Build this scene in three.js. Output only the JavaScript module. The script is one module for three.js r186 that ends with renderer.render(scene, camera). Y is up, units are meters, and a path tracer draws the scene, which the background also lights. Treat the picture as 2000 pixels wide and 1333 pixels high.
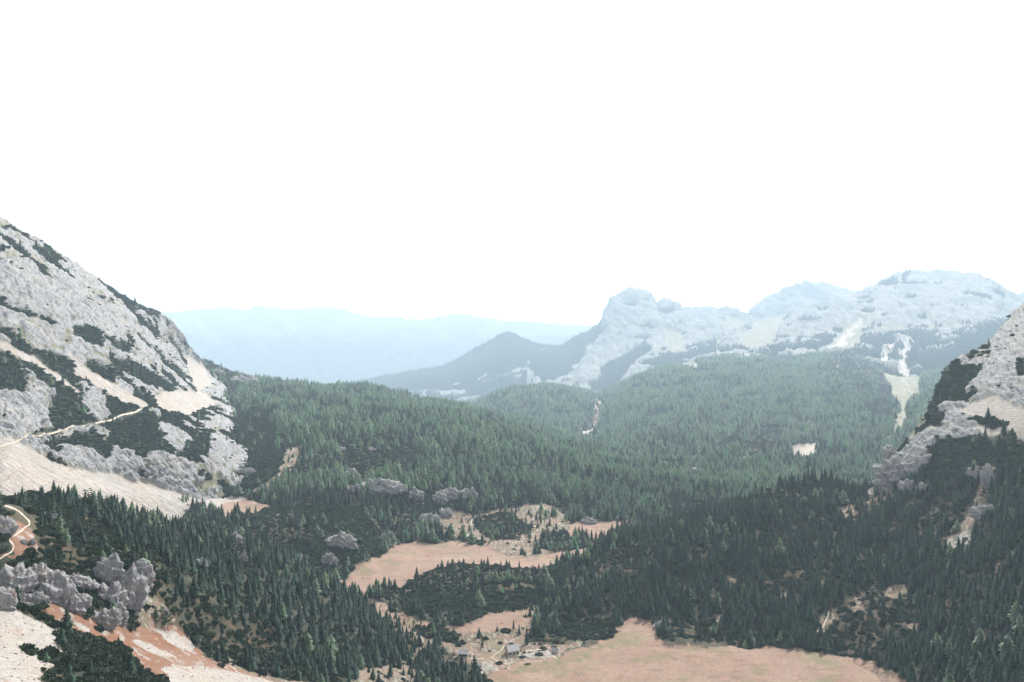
import * as THREE from 'three';
import { mergeGeometries } from 'three/addons/utils/BufferGeometryUtils.js';

// ---------------------------------------------------------------- camera, sky, sun, air
const F = 1570, CX = 1000, CY = 666.5, PITCH = Math.atan((690 - CY) / F);
const EYE = new THREE.Vector3(0, 260, 0);           // the valley floor is y = 0
const scene = new THREE.Scene();
const camera = new THREE.PerspectiveCamera(2 * Math.atan(666.5 / F) * 180 / Math.PI, 1024 / 682, 1, 60000);
camera.position.copy(EYE);
camera.rotation.set(PITCH, 0, 0);
scene.add(camera);
const renderer = new THREE.WebGLRenderer();
renderer.toneMapping = THREE.LinearToneMapping;
renderer.toneMappingExposure = 1.68;
renderer.shadowMap.enabled = true;

const SUN_DIR = new THREE.Vector3(0.40, 0.72, -0.60).normalize();   // towards the sun: ahead, right, high
const sun = new THREE.DirectionalLight(new THREE.Color(1.0, 0.95, 0.86), 4.9);
sun.position.copy(SUN_DIR).multiplyScalar(4000).add(new THREE.Vector3(0, 0, -1500));
sun.target.position.set(0, 0, -1500);
sun.castShadow = true; sun.shadow.radius = 6; sun.shadow.mapSize.set(4096, 4096);
Object.assign(sun.shadow.camera, { left: -2600, right: 2600, top: 2600, bottom: -2600, near: 10, far: 12000 });
scene.add(sun, sun.target);

// ---------------------------------------------------------------- noise
function hash3(i, j, k) {
  let h = Math.imul(i, 374761393) + Math.imul(j, 668265263) + Math.imul(k, 2147483647 ^ 0x3504f333) | 0;
  h = Math.imul(h ^ (h >>> 13), 1274126177); h ^= h >>> 16; h = Math.imul(h, 0x27d4eb2d); return (h ^ (h >>> 15)) >>> 0;
}
const GX = [], GY = [], GZ = [];
for (let i = 0; i < 32; i++) { const z = 1 - 2 * (i + .5) / 32, r = Math.sqrt(1 - z * z), a = i * 2.39996; GX.push(r * Math.cos(a)); GY.push(z); GZ.push(r * Math.sin(a)); }
function noise3(x, y, z) {
  const i = Math.floor(x), j = Math.floor(y), k = Math.floor(z), fx = x - i, fy = y - j, fz = z - k;
  const u = fx * fx * fx * (fx * (fx * 6 - 15) + 10), v = fy * fy * fy * (fy * (fy * 6 - 15) + 10), w = fz * fz * fz * (fz * (fz * 6 - 15) + 10);
  const g = (a, b, c) => { const h = hash3(i + a, j + b, k + c) & 31; return GX[h] * (fx - a) + GY[h] * (fy - b) + GZ[h] * (fz - c); };
  const l = (a, b, t) => a + (b - a) * t;
  return 1.6 * l(l(l(g(0, 0, 0), g(1, 0, 0), u), l(g(0, 1, 0), g(1, 1, 0), u), v), l(l(g(0, 0, 1), g(1, 0, 1), u), l(g(0, 1, 1), g(1, 1, 1), u), v), w);
}
function fbm(x, y, z, o = 4) { let s = 0, a = .5; for (let i = 0; i < o; i++) { s += a * noise3(x, y, z); x = x * 2.03 + 7.1; y = y * 2.03 + 3.7; z = z * 2.03 + 1.3; a *= .5; } return s; }
function ridged(x, y, z, o = 4, gain = .5) { let s = 0, a = .5; for (let i = 0; i < o; i++) { s += a * (1 - 2 * Math.abs(noise3(x, y, z))); x = x * 2.1 + 5.2; y = y * 2.1 + 1.7; z = z * 2.1 + 9.3; a *= gain; } return s; }
function cells(x, y, z) {                            // a random value per block of broken rock (nearest scattered point)
  const i = Math.floor(x), j = Math.floor(y), k = Math.floor(z); let best = 9, v = 0;
  for (let a = -1; a < 2; a++) for (let b = -1; b < 2; b++) for (let c = -1; c < 2; c++) {
    const h = hash3(i + a, j + b, k + c), dx = i + a + (h & 255) / 255 - x, dy = j + b + (h >>> 8 & 255) / 255 - y, dz = k + c + (h >>> 16 & 255) / 255 - z, d = dx * dx + dy * dy + dz * dz;
    if (d < best) { best = d; v = (h >>> 24) / 255; }
  }
  return v * 2 - 1 - .5 * best;
}
function rng(seed) { let s = seed >>> 0; return () => { s = (s + 0x6d2b79f5) >>> 0; let t = Math.imul(s ^ (s >>> 15), 1 | s); t ^= t + Math.imul(t ^ (t >>> 7), 61 | t); return ((t ^ (t >>> 14)) >>> 0) / 4294967296; }; }
const clamp = (x, a = 0, b = 1) => x < a ? a : x > b ? b : x;
const sstep = (a, b, x) => { const t = clamp((x - a) / (b - a)); return t * t * (3 - 2 * t); };
const mix3 = (a, b, t) => [a[0] + (b[0] - a[0]) * t, a[1] + (b[1] - a[1]) * t, a[2] + (b[2] - a[2]) * t];

// sky: bright even overcast with one faint grey streak of cloud over the far valley
{
  const w = 1024, h = 512, d = new Float32Array(w * h * 4);
  for (let j = 0; j < h; j++) for (let i = 0; i < w; i++) {
    const el = ((j + .5) / h - .5) * 180, az = ((i + .5) / w - .5) * 360;        // az -90 is straight ahead
    const a = az * Math.PI / 180, e = el * Math.PI / 180, x = Math.cos(e) * Math.cos(a), y = Math.sin(e), z = Math.cos(e) * Math.sin(a);
    let L = 1.85 + .1 * fbm(x * 3, y * 9, z * 3, 4);
    const da = (az + 90 + 13.3), de = el - 5.0 + da * .28, n = fbm(x * 30, y * 110, z * 30, 4);
    const c = Math.exp(-((da / 4.6) ** 2) - ((de / .75) ** 2)) * sstep(-.35, .3, n + .12);
    L -= .8 * c;
    const o = (j * w + i) * 4; d[o] = L * 1.03; d[o + 1] = L * 1.01; d[o + 2] = L * .94; d[o + 3] = 1;
  }
  const sky = new THREE.DataTexture(d, w, h, THREE.RGBAFormat, THREE.FloatType);
  sky.mapping = THREE.EquirectangularReflectionMapping; sky.magFilter = THREE.LinearFilter; sky.needsUpdate = true;
  scene.background = sky; scene.environment = sky;
}
scene.fog = new THREE.FogExp2(new THREE.Color().setRGB(.58, .77, 1.0), 1.0e-4);

// ---------------------------------------------------------------- survey: sight lines from the viewpoint to points in the valley
const CP = Math.cos(PITCH), SP = Math.sin(PITCH);
const stretch = d => d > 4000 ? 9466 + (d - 4000) * 1.5 : d > 1100 ? d + .00065 * (d - 1100) ** 2 : d;
function sight(px, py, dd) {                       // world point seen at that angle and depth
  const d = stretch(dd);
  const X = (px - CX) / F * d, Y = -(py - CY) / F * d;
  return [X, EYE.y + Y * CP + d * SP, -(d * CP) + Y * SP];
}
const pyOf = (d, y) => CY - F / d * (y - EYE.y - d * SP) / CP;
const H = (px, d, y) => [px, pyOf(d, y), d];
const hrow = (d, ...p) => p.map(([px, y]) => H(px, d, y));
function pchip(xs, ys) {
  const n = xs.length, m = new Float64Array(n), dl = new Float64Array(n);
  for (let i = 0; i < n - 1; i++) dl[i] = (ys[i + 1] - ys[i]) / (xs[i + 1] - xs[i]);
  for (let i = 1; i < n - 1; i++) m[i] = dl[i - 1] * dl[i] <= 0 ? 0 : 2 * dl[i - 1] * dl[i] / (dl[i - 1] + dl[i]);
  m[0] = dl[0]; m[n - 1] = n > 1 ? dl[n - 2] : 0;
  return x => {
    if (x <= xs[0]) return ys[0]; if (x >= xs[n - 1]) return ys[n - 1];
    let i = 0; while (x > xs[i + 1]) i++;
    const h = xs[i + 1] - xs[i], t = (x - xs[i]) / h, t2 = t * t, t3 = t2 * t;
    return (2 * t3 - 3 * t2 + 1) * ys[i] + (t3 - 2 * t2 + t) * h * m[i] + (-2 * t3 + 3 * t2) * ys[i + 1] + (t3 - t2) * h * m[i + 1];
  };
}

// ---------------------------------------------------------------- ground covers
// col: base colour; trees, shrubs, stones: per square metre; relief: bumps in metres; rock: craggy relief 0..1
const C3 = {
  rock: [.305, .308, .33], rockDark: [.17, .172, .185], rockWarm: [.36, .335, .305], scree: [.35, .33, .318], screeWarm: [.35, .305, .27],
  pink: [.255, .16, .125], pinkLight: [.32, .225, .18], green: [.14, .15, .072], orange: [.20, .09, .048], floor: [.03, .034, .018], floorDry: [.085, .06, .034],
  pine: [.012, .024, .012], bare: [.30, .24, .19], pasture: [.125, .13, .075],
};
const COVER = {
  meadow: { relief: .5, stones: .0012, shrubs: .0006 }, green: { relief: .4, stones: .0002 }, orange: { relief: .8, stones: .12, shrubs: .0008 },
  scree: { relief: .8, stones: .22 }, rock: { relief: 2, rock: 1, shrubs: .0016 }, forest: { relief: 6.5, trees: .024, shrubs: .016 },
  mixed: { relief: 4.5, trees: .0065, shrubs: .055 }, pine: { relief: 2.5, trees: .0014, shrubs: .10 }, open: { relief: 1.2, trees: .0026, shrubs: .012, stones: .02 },
  bare: { relief: .6, stones: .004 }, pasturefar: { relief: 8 }, farforest: { relief: 12, trees: .006 }, pasture: { relief: 2, shrubs: .0015, stones: .002 }, boulders: { relief: 1.0, stones: .22, shrubs: .004 },
  far: { relief: 40, rock: .6 },
};
function coverAt(base, x, y, z) {                   // a cover name, after the patchiness of mixed ones
  if (base === 'rockpine') {
    const n = fbm(x / 85, y / 60, z / 85, 4), m = noise3(x / 33 + 40, y / 25, z / 33);
    return n > .17 ? 'pine' : n > .10 || m > .42 ? 'pasture' : 'rock';
  }
  if (base === 'pinerock') { const n = fbm(x / 60, y / 45, z / 60, 4); return n > -.06 ? 'pine' : n > -.1 ? 'pasture' : 'rock'; }
  if (base === 'rockgrass') { const n = fbm(x / 260, y / 150, z / 260, 5); return n > .27 ? 'farforest' : n > .15 ? 'pasturefar' : 'rock'; }
  if (base === 'farrock') { const n = fbm(x / 300, y / 170, z / 300, 4); return n > -.06 ? 'farforest' : 'rock'; }
  if (base === 'forest') { const q = Math.hypot(x, z) > 1900 ? 2 : 1, n = fbm(x / 70 / q, 3, z / 70 / q, 3), m = fbm(x / 26 / q, 9, z / 26 / q, 3); return m > .38 ? 'open' : n > (q > 1 ? .08 : .15) ? 'mixed' : 'forest'; }
  if (base === 'mixed') { const m = fbm(x / 24, 5, z / 24, 3); return m > .36 ? 'open' : 'mixed'; }
  return base;
}
function coverColor(c, x, y, z, px) {
  const n = fbm(x / 40, y / 40, z / 40, 4), f = fbm(x / 6, y / 6, z / 6, 3), g = noise3(x / 2.1, y / 2.1, z / 2.1);
  let k;
  switch (c) {
    case 'meadow': case 'turf': k = mix3(C3.pink, C3.pinkLight, clamp(.4 + n * 1.3)); k = mix3(k, C3.green, .6 * sstep(.0, .4, fbm(x / 40 + 9, 1, z / 24, 5))); k = mix3(k, C3.orange, .55 * sstep(.05, .45, f)); k = mix3(k, C3.pinkLight, .7 * sstep(.15, .5, fbm(x / 30 + 4, 2, z / 9, 3))); k = mix3(k, C3.floorDry, .5 * sstep(.05, .45, fbm(x / 16, 7, z / 5, 4))); break;
    case 'green': k = mix3(C3.green, C3.pink, clamp(.5 + f * 1.3)); break;
    case 'orange': k = mix3(C3.orange, C3.pink, clamp(.25 + n)); k = mix3(k, C3.scree, .8 * sstep(.10, .32, fbm(x / 9, y / 3, z / 9, 3))); break;
    case 'scree': k = mix3(C3.scree, C3.screeWarm, clamp(.4 + n * 1.5)); k = mix3(k, C3.pink, .5 * sstep(.15, .45, fbm(x / 14, y / 4, z / 14, 3))); break;
    case 'rock': {
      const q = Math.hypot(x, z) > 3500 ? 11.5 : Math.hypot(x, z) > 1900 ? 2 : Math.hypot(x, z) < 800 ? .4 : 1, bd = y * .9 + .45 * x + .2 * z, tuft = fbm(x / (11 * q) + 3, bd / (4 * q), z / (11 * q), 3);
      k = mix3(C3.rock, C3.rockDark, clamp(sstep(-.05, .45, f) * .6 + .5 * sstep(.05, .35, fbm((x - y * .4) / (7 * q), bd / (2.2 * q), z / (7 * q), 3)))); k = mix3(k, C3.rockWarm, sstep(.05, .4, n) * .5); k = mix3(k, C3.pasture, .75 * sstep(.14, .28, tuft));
      if (q > 10) { k = mix3(k, C3.rockDark, .9 * sstep(-.05, .25, fbm(x / 170, y / 620, z / 170, 4))); k = mix3(k, [.10, .11, .095], .5 + .4 * sstep(.0, .3, fbm(x / 420 + 7, y / 130, z / 420, 4))); }  // far rock: gully plants and gully shading painted into the colour as streaks
    } break;
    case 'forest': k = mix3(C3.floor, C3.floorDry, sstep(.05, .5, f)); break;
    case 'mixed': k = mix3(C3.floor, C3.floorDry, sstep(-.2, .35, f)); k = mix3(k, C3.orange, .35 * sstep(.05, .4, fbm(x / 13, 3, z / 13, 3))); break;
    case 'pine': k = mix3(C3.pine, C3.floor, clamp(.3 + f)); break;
    case 'open': k = mix3(C3.pink, C3.floorDry, clamp(.45 + n * 1.6)); k = mix3(k, C3.pasture, .8 * sstep(-.1, .25, f)); k = mix3(k, C3.scree, .7 * sstep(.2, .45, g)); break;
    case 'bare': k = mix3(C3.bare, C3.scree, clamp(.4 + f)); break;
    case 'boulders': k = mix3(C3.scree, C3.pasture, clamp(.3 + f * 1.5)); break;
    case 'pasture': case 'pasturefar': k = mix3(C3.pasture, C3.screeWarm, clamp(.2 + f * 1.2)); break;
    case 'farforest': k = mix3([.02, .03, .017], C3.pasture, sstep(.2, .5, n) * .3); break;
    case 'far': k = mix3([.035, .05, .03], C3.rock, .45 * sstep(-.1, .5, fbm(x / 500, y / 260, z / 500, 4) + (y - 420) / 900)); break;
    default: k = C3.floor;
  }
  const s = 1 + .16 * g + .12 * f; return [k[0] * s, k[1] * s, k[2] * s];
}
function inPoly(p, x, z) { let r = false; for (let i = 0, n = p.length, j = n - 1; i < n; j = i++) { const a = p[i], b = p[j]; if ((a[1] > z) !== (b[1] > z) && x < (b[0] - a[0]) * (z - a[1]) / (b[1] - a[1]) + a[0]) r = !r; } return r; }

// ---------------------------------------------------------------- landforms
const LAND = {};
function landform(o) {
  const { rows, x0, x1, step = 3, back = [[70, -14], [260, -130], [700, -420]] } = o;
  const R = rows.length, rp = rows.map(r => { r = [...r].sort((a, b) => a[0] - b[0]); return [pchip(r.map(p => p[0]), r.map(p => p[1])), pchip(r.map(p => p[0]), r.map(p => p[2]))]; });
  const is = [...Array(R).keys()];
  const column = px => { const py = rp.map(f => f[0](px)), d = rp.map(f => f[1](px)); for (let i = 1; i < R; i++) if (py[i] > py[i - 1] - .5) py[i] = py[i - 1] - .5; return [pchip(is, py), pchip(is, d), py, d]; };
  const vs = [];
  for (let i = 0; i < R - 1; i++) {
    let m = 0; for (let x = Math.max(0, x0); x <= Math.min(2000, x1); x += 60) m = Math.max(m, rp[i][0](x) - rp[i + 1][0](x));
    const n = Math.max(4, Math.round(m / (o.vstep || step))); for (let k = 0; k < n; k++) vs.push(i + k / n);
  }
  vs.push(R - 1);
  const nx = Math.round((x1 - x0) / step) + 1, nf = vs.length, nv = nf + back.length;
  const P = new Float32Array(nx * nv * 3), S = new Float32Array(nx * nv * 2);
  for (let i = 0; i < nx; i++) {
    const px = x0 + (x1 - x0) * i / (nx - 1), [py, dd, , dl] = column(px);
    for (let j = 0; j < nv; j++) {
      const q = (j * nx + i) * 3; let p;
      if (j < nf) { p = sight(px, py(vs[j]), dd(vs[j])); S[(j * nx + i) * 2 + 1] = py(vs[j]); }
      else { const c = sight(px, py(R - 1), dl[R - 1]), b = back[j - nf]; const len = Math.hypot(c[0], c[2]); p = [c[0] * (1 + b[0] / len), c[1] + b[1], c[2] * (1 + b[0] / len)]; S[(j * nx + i) * 2 + 1] = -1; }
      S[(j * nx + i) * 2] = px; P.set(p, q);
    }
  }
  const flat = P.slice();
  const find = (px, py) => {                       // undisplaced point of the landform on a sight line
    const [fy, fd] = column(px); let a = 0, b = R - 1;
    for (let k = 0; k < 30; k++) { const m = (a + b) / 2; if (fy(m) > py) a = m; else b = m; }
    return { v: (a + b) / 2, d: fd((a + b) / 2), p: sight(px, fy((a + b) / 2), fd((a + b) / 2)) };
  };
  // areas of cover as outlines on the map (x, z)
  const areas = (o.areas || []).map(([c, ...pts]) => {
    const out = [];
    pts.forEach((a, i) => { const b = pts[(i + 1) % pts.length], n = Math.max(1, Math.round(Math.hypot(b[0] - a[0], b[1] - a[1]) / 15)); for (let k = 0; k < n; k++) { const p = find(a[0] + (b[0] - a[0]) * k / n, a[1] + (b[1] - a[1]) * k / n).p; out.push([p[0], p[2]]); } });
    const bx = [Infinity, -Infinity, Infinity, -Infinity]; for (const p of out) { bx[0] = Math.min(bx[0], p[0]); bx[1] = Math.max(bx[1], p[0]); bx[2] = Math.min(bx[2], p[1]); bx[3] = Math.max(bx[3], p[1]); }
    return { c, out, bx };
  });
  const cover = new Array(nx * nv), rel = new Float32Array(nx * nv), rock = new Float32Array(nx * nv), wob = o.wobble ?? 8;
  for (let n = 0; n < nx * nv; n++) {
    const x = flat[n * 3], y = flat[n * 3 + 1], z = flat[n * 3 + 2], d = Math.hypot(x, z);
    const wx = x + wob * 1.3 * fbm(x / (wob * 3), 2, z / (wob * 3), 5), wz = z + wob * 1.9 * fbm(x / (wob * 3), 8, z / (wob * 3), 5);
    let c = o.cover; for (const a of areas) if (wx > a.bx[0] && wx < a.bx[1] && wz > a.bx[2] && wz < a.bx[3] && inPoly(a.out, wx, wz)) c = a.c;
    c = coverAt(c, x, y, z); cover[n] = c; const k = COVER[c] || {}; rel[n] = k.relief ?? 2; rock[n] = k.rock || 0;
  }
  const blur = a => { for (let t = 0; t < 3; t++) { const b = a.slice(); for (let j = 1; j < nv - 1; j++) for (let i = 1; i < nx - 1; i++) { const n = j * nx + i; a[n] = (b[n] * 2 + b[n - 1] + b[n + 1] + b[n - nx] + b[n + nx]) / 6; } } };
  blur(rel); blur(rock);
  const idx = []; for (let j = 0; j < nv - 1; j++) for (let i = 0; i < nx - 1; i++) { const a = j * nx + i; idx.push(a, a + 1, a + nx, a + 1, a + nx + 1, a + nx); }
  const geo = new THREE.BufferGeometry(); geo.setAttribute('position', new THREE.BufferAttribute(P, 3)); geo.setIndex(idx); geo.computeVertexNormals();
  const N = geo.attributes.normal.array, rs = o.rockScale || 40, ra = o.rockAmp ?? 6;
  for (let n = 0; n < nx * nv; n++) {
    const x = flat[n * 3], y = flat[n * 3 + 1], z = flat[n * 3 + 2];
    if (o.swell && rel[n] > 2) P[n * 3 + 1] += o.swell * fbm(x / (o.swell > 20 ? 330 : 190), 12, z / (o.swell > 20 ? 330 : 190), 4) * sstep(1100, 1600, Math.hypot(x, z));
    P[n * 3 + 1] += rel[n] * (fbm(x / 60, 4, z / 60, 4) * 1.5 + (o.key === 'near' ? .08 : .25) * noise3(x / 7, 1, z / 7));
    if (rock[n] > .01) {
      const saw = t => { const q = t - Math.floor(t); return q < .82 ? q / .82 : (1 - q) / .18; }, w1 = noise3(x / (rs * 1.6), y / (rs * 1.6), z / (rs * 1.6)), bed = y * .9 + (o.dip ?? .45) * x + .2 * z;
      const k = rock[n] * ra * ((o.gully ?? .5) * ridged(x / rs, y / (rs * 3.2), z / rs, 5, o.gully ? .45 : .6) + .28 * saw(bed / (rs * .5) + 1.1 * w1) + .22 * saw(bed / (rs * .15) + 2.3 * w1) + (o.fine ?? .42) * ridged(x / (rs * .3), y / (rs * .3), z / (rs * .3), 4, .72) - .4);
      P[n * 3] += N[n * 3] * k; P[n * 3 + 1] += N[n * 3 + 1] * k; P[n * 3 + 2] += N[n * 3 + 2] * k;
    }
  }
  const col = new Float32Array(nx * nv * 3), uv = new Float32Array(nx * nv * 2), us = o.uv || 24;
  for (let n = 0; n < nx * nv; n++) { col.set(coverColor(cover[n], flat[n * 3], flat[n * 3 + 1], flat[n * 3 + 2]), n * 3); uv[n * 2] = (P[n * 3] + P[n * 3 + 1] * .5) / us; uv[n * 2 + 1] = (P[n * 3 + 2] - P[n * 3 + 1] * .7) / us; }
  geo.setAttribute('color', new THREE.BufferAttribute(col, 3)); geo.setAttribute('uv', new THREE.BufferAttribute(uv, 2)); geo.computeVertexNormals();
  const m = new THREE.Mesh(geo, groundMat(o.bump ?? .25)); m.name = o.name; m.userData = { kind: 'structure', label: o.label, category: o.category };
  m.castShadow = m.receiveShadow = true; scene.add(m);
  const at = (px, py) => {                         // the built surface on (about) that sight line
    const v = find(px, py).v, i = clamp((px - x0) / (x1 - x0) * (nx - 1), 0, nx - 1.001), i0 = Math.floor(i), fi = i - i0;
    let j0 = 0; while (j0 < nf - 2 && vs[j0 + 1] <= v) j0++; const fj = clamp((v - vs[j0]) / (vs[j0 + 1] - vs[j0]));
    const g = k => { const a = P[(j0 * nx + i0) * 3 + k], b = P[(j0 * nx + i0 + 1) * 3 + k], c = P[((j0 + 1) * nx + i0) * 3 + k], d = P[((j0 + 1) * nx + i0 + 1) * 3 + k]; return (a + (b - a) * fi) * (1 - fj) + (c + (d - c) * fi) * fj; };
    return new THREE.Vector3(g(0), g(1), g(2));
  };
  const crest = px => column(px)[2][R - 1];
  return LAND[o.key] = { o, nx, nf, P, S, cover, at, crest, x0, x1, mesh: m };
}
function dataTex(n, fn, repeat = true) {
  const d = new Uint8Array(n * n * 4);
  for (let j = 0; j < n; j++) for (let i = 0; i < n; i++) { const v = fn(i / n, j / n); const o = (j * n + i) * 4; d[o] = d[o + 1] = d[o + 2] = clamp(v) * 255; d[o + 3] = 255; }
  const t = new THREE.DataTexture(d, n, n); t.wrapS = t.wrapT = THREE.RepeatWrapping; t.magFilter = THREE.LinearFilter; t.minFilter = THREE.LinearMipmapLinearFilter; t.generateMipmaps = true; t.needsUpdate = true; return t;
}
const tileNoise = (u, v, s, q) => { const a = u * 2 * Math.PI, b = v * 2 * Math.PI, r = s / (2 * Math.PI); return noise3(Math.cos(a) * r + q, Math.sin(a) * r + Math.cos(b) * r, Math.sin(b) * r + q * 2); };
const grain = dataTex(512, (u, v) => .80 + .22 * tileNoise(u, v, 60, 3) + .2 * tileNoise(u, v, 160, 9) + .16 * tileNoise(u, v, 18, 5));
const grainBump = dataTex(512, (u, v) => .5 + .35 * tileNoise(u, v, 24, 13) + .3 * tileNoise(u, v, 70, 19));
const mats = {};
function groundMat(b) { return mats[b] ||= new THREE.MeshStandardMaterial({ vertexColors: true, map: grain, bumpMap: grainBump, bumpScale: b, roughness: .95, metalness: 0, side: THREE.DoubleSide }); }

const MAIN_MEADOW = [[900, 1419], [955, 1318], [1010, 1296], [1080, 1287], [1140, 1264], [1200, 1245], [1208, 1215], [1250, 1207], [1285, 1225], [1285, 1250], [1300, 1264], [1450, 1262], [1560, 1268], [1650, 1283], [1705, 1292], [1790, 1345], [1800, 1419]];
landform({
  key: 'valley', name: 'valley_ground', category: 'valley', label: 'valley floor of dry pink meadows rising to a forested plateau', x0: -300, x1: 2300, step: 3, cover: 'forest', bump: .25, swell: 14,
  rows: [
    hrow(500, [-300, -2], [2300, -2]), hrow(640, [-300, 0], [2300, 0]), hrow(740, [-300, 1], [800, 2], [2300, 1]),
    hrow(860, [-300, 4], [600, 8], [700, 2], [800, 4], [900, 13], [1000, 13], [1060, 6], [1150, 2], [2300, 0]),
    hrow(930, [-300, 6], [500, 20], [620, 12], [720, 1], [800, 5], [900, 12], [1060, 8], [1200, 0], [2300, 0]),
    hrow(1010, [-300, 10], [300, 25], [450, 42], [560, 45], [660, 35], [700, 22], [745, 2], [900, 1], [1200, 1], [2300, 0]),
    hrow(1100, [-300, 10], [300, 35], [400, 50], [480, 42], [560, 50], [650, 50], [720, 30], [780, 4], [900, 2], [1000, 6], [1100, 2], [1300, 0], [2300, 0]),
    hrow(1180, [-300, 10], [250, 35], [350, 58], [470, 43], [560, 48], [660, 55], [700, 52], [740, 40], [850, 14], [950, 6], [1000, 10], [1100, 5], [1200, 3], [1300, 2], [2300, 2]),
    hrow(1290, [-300, 10], [250, 55], [330, 85], [400, 92], [500, 80], [600, 75], [700, 72], [760, 70], [850, 58], [920, 40], [1000, 30], [1100, 20], [1200, 15], [1400, 10], [2300, 2]),
    hrow(1500, [-300, 20], [250, 90], [400, 124], [500, 115], [650, 105], [800, 90], [950, 70], [1050, 50], [1200, 30], [1400, 18], [2300, 5]),
    hrow(1780, [-300, 30], [300, 120], [400, 148], [500, 140], [650, 135], [800, 122], [950, 95], [1050, 65], [1150, 40], [1300, 15], [2300, 0]),
    hrow(2150, [-300, 60], [300, 190], [360, 225], [390, 240], [440, 219], [500, 186], [560, 178], [640, 174], [720, 164], [780, 150], [850, 130], [960, 98], [1060, 62], [1140, 26], [1300, 5], [2300, -10]),
  ],
  areas: [
    ['pine', [290, 790], [430, 800], [500, 790], [560, 860], [560, 930], [480, 970], [390, 960], [370, 900], [330, 850]],
    ['pine', [470, 1060], [500, 1000], [560, 988], [700, 988], [742, 1050], [745, 1085], [690, 1105], [650, 1140], [560, 1110]],
    ['mixed', [480, 1010], [560, 1000], [620, 1040], [560, 1080], [490, 1060]],
    ['mixed', [380, 700], [440, 715], [480, 760], [420, 790], [380, 760]],
    ['scree', [396, 712], [420, 742], [450, 770], [410, 775], [385, 750]],
    ['scree', [300, 930], [400, 962], [470, 972], [520, 985], [440, 1010], [380, 990]],
    ['meadow', [430, 985], [480, 975], [530, 988], [500, 1006], [440, 1010]],
    ['open', [560, 870], [592, 872], [580, 905], [555, 935], [510, 968], [480, 970], [540, 925]],
    ['mixed', [640, 860], [760, 850], [830, 890], [780, 920], [680, 915]],
    ['open', [860, 1000], [925, 1005], [1000, 992], [1060, 985], [1110, 1008], [1120, 1060], [1060, 1092], [960, 1085], [930, 1050], [900, 1052], [850, 1040]],
    ['mixed', [920, 1020], [950, 1003], [1000, 1005], [1040, 1030], [1010, 1055], [950, 1055]],
    ['mixed', [1055, 1045], [1100, 1035], [1120, 1060], [1080, 1078], [1050, 1070]],
    ['meadow', [650, 1150], [690, 1110], [745, 1087], [760, 1067], [800, 1060], [860, 1063], [900, 1056], [945, 1068], [980, 1085], [1040, 1092], [1080, 1080], [1130, 1073], [1165, 1062], [1180, 1078], [1120, 1092], [1060, 1112], [1000, 1117], [900, 1112], [830, 1142], [740, 1152], [720, 1168], [690, 1182], [650, 1170]],
    ['meadow', [1112, 1022], [1240, 1017], [1205, 1035], [1185, 1056], [1115, 1050]],
    ['meadow', [690, 1182], [730, 1170], [760, 1192], [800, 1207], [880, 1228], [950, 1203], [1040, 1183], [1070, 1152], [1130, 1150], [1125, 1168], [1072, 1185], [1045, 1218], [1000, 1235], [930, 1240], [860, 1230], [800, 1240], [740, 1235], [700, 1205]],
    ['open', [740, 1233], [800, 1238], [860, 1228], [930, 1238], [1000, 1233], [1045, 1216], [1030, 1250], [1075, 1265], [1140, 1255], [1085, 1286], [1005, 1298], [960, 1315], [900, 1335], [800, 1290]],
    ['mixed', [732, 1162], [780, 1150], [830, 1120], [900, 1103], [960, 1108], [1065, 1118], [1068, 1165], [1040, 1185], [960, 1202], [900, 1217], [850, 1205], [800, 1185], [765, 1190]],
    ['pine', [760, 1170], [840, 1150], [960, 1160], [1060, 1150], [1040, 1182], [960, 1200], [900, 1214], [850, 1203], [790, 1182]],
    ['pine', [805, 1226], [850, 1226], [900, 1245], [898, 1262], [860, 1256], [812, 1240]],
    ['meadow', ...MAIN_MEADOW],
    ['green', [925, 1278], [975, 1280], [960, 1300], [935, 1318]], ['green', [955, 1245], [985, 1262], [975, 1275], [950, 1262]],
    ['green', [985, 1310], [1060, 1296], [1120, 1278], [1190, 1252], [1200, 1256], [1130, 1292], [1060, 1310], [1000, 1320]],
    ['boulders', [1020, 1273], [1095, 1270], [1085, 1285], [1040, 1290]], ['boulders', [915, 1290], [965, 1290], [975, 1310], [930, 1318]],
    ['forest', [820, 1262], [850, 1258], [900, 1288], [955, 1330], [985, 1419], [760, 1419]],
  ],
});
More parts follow.
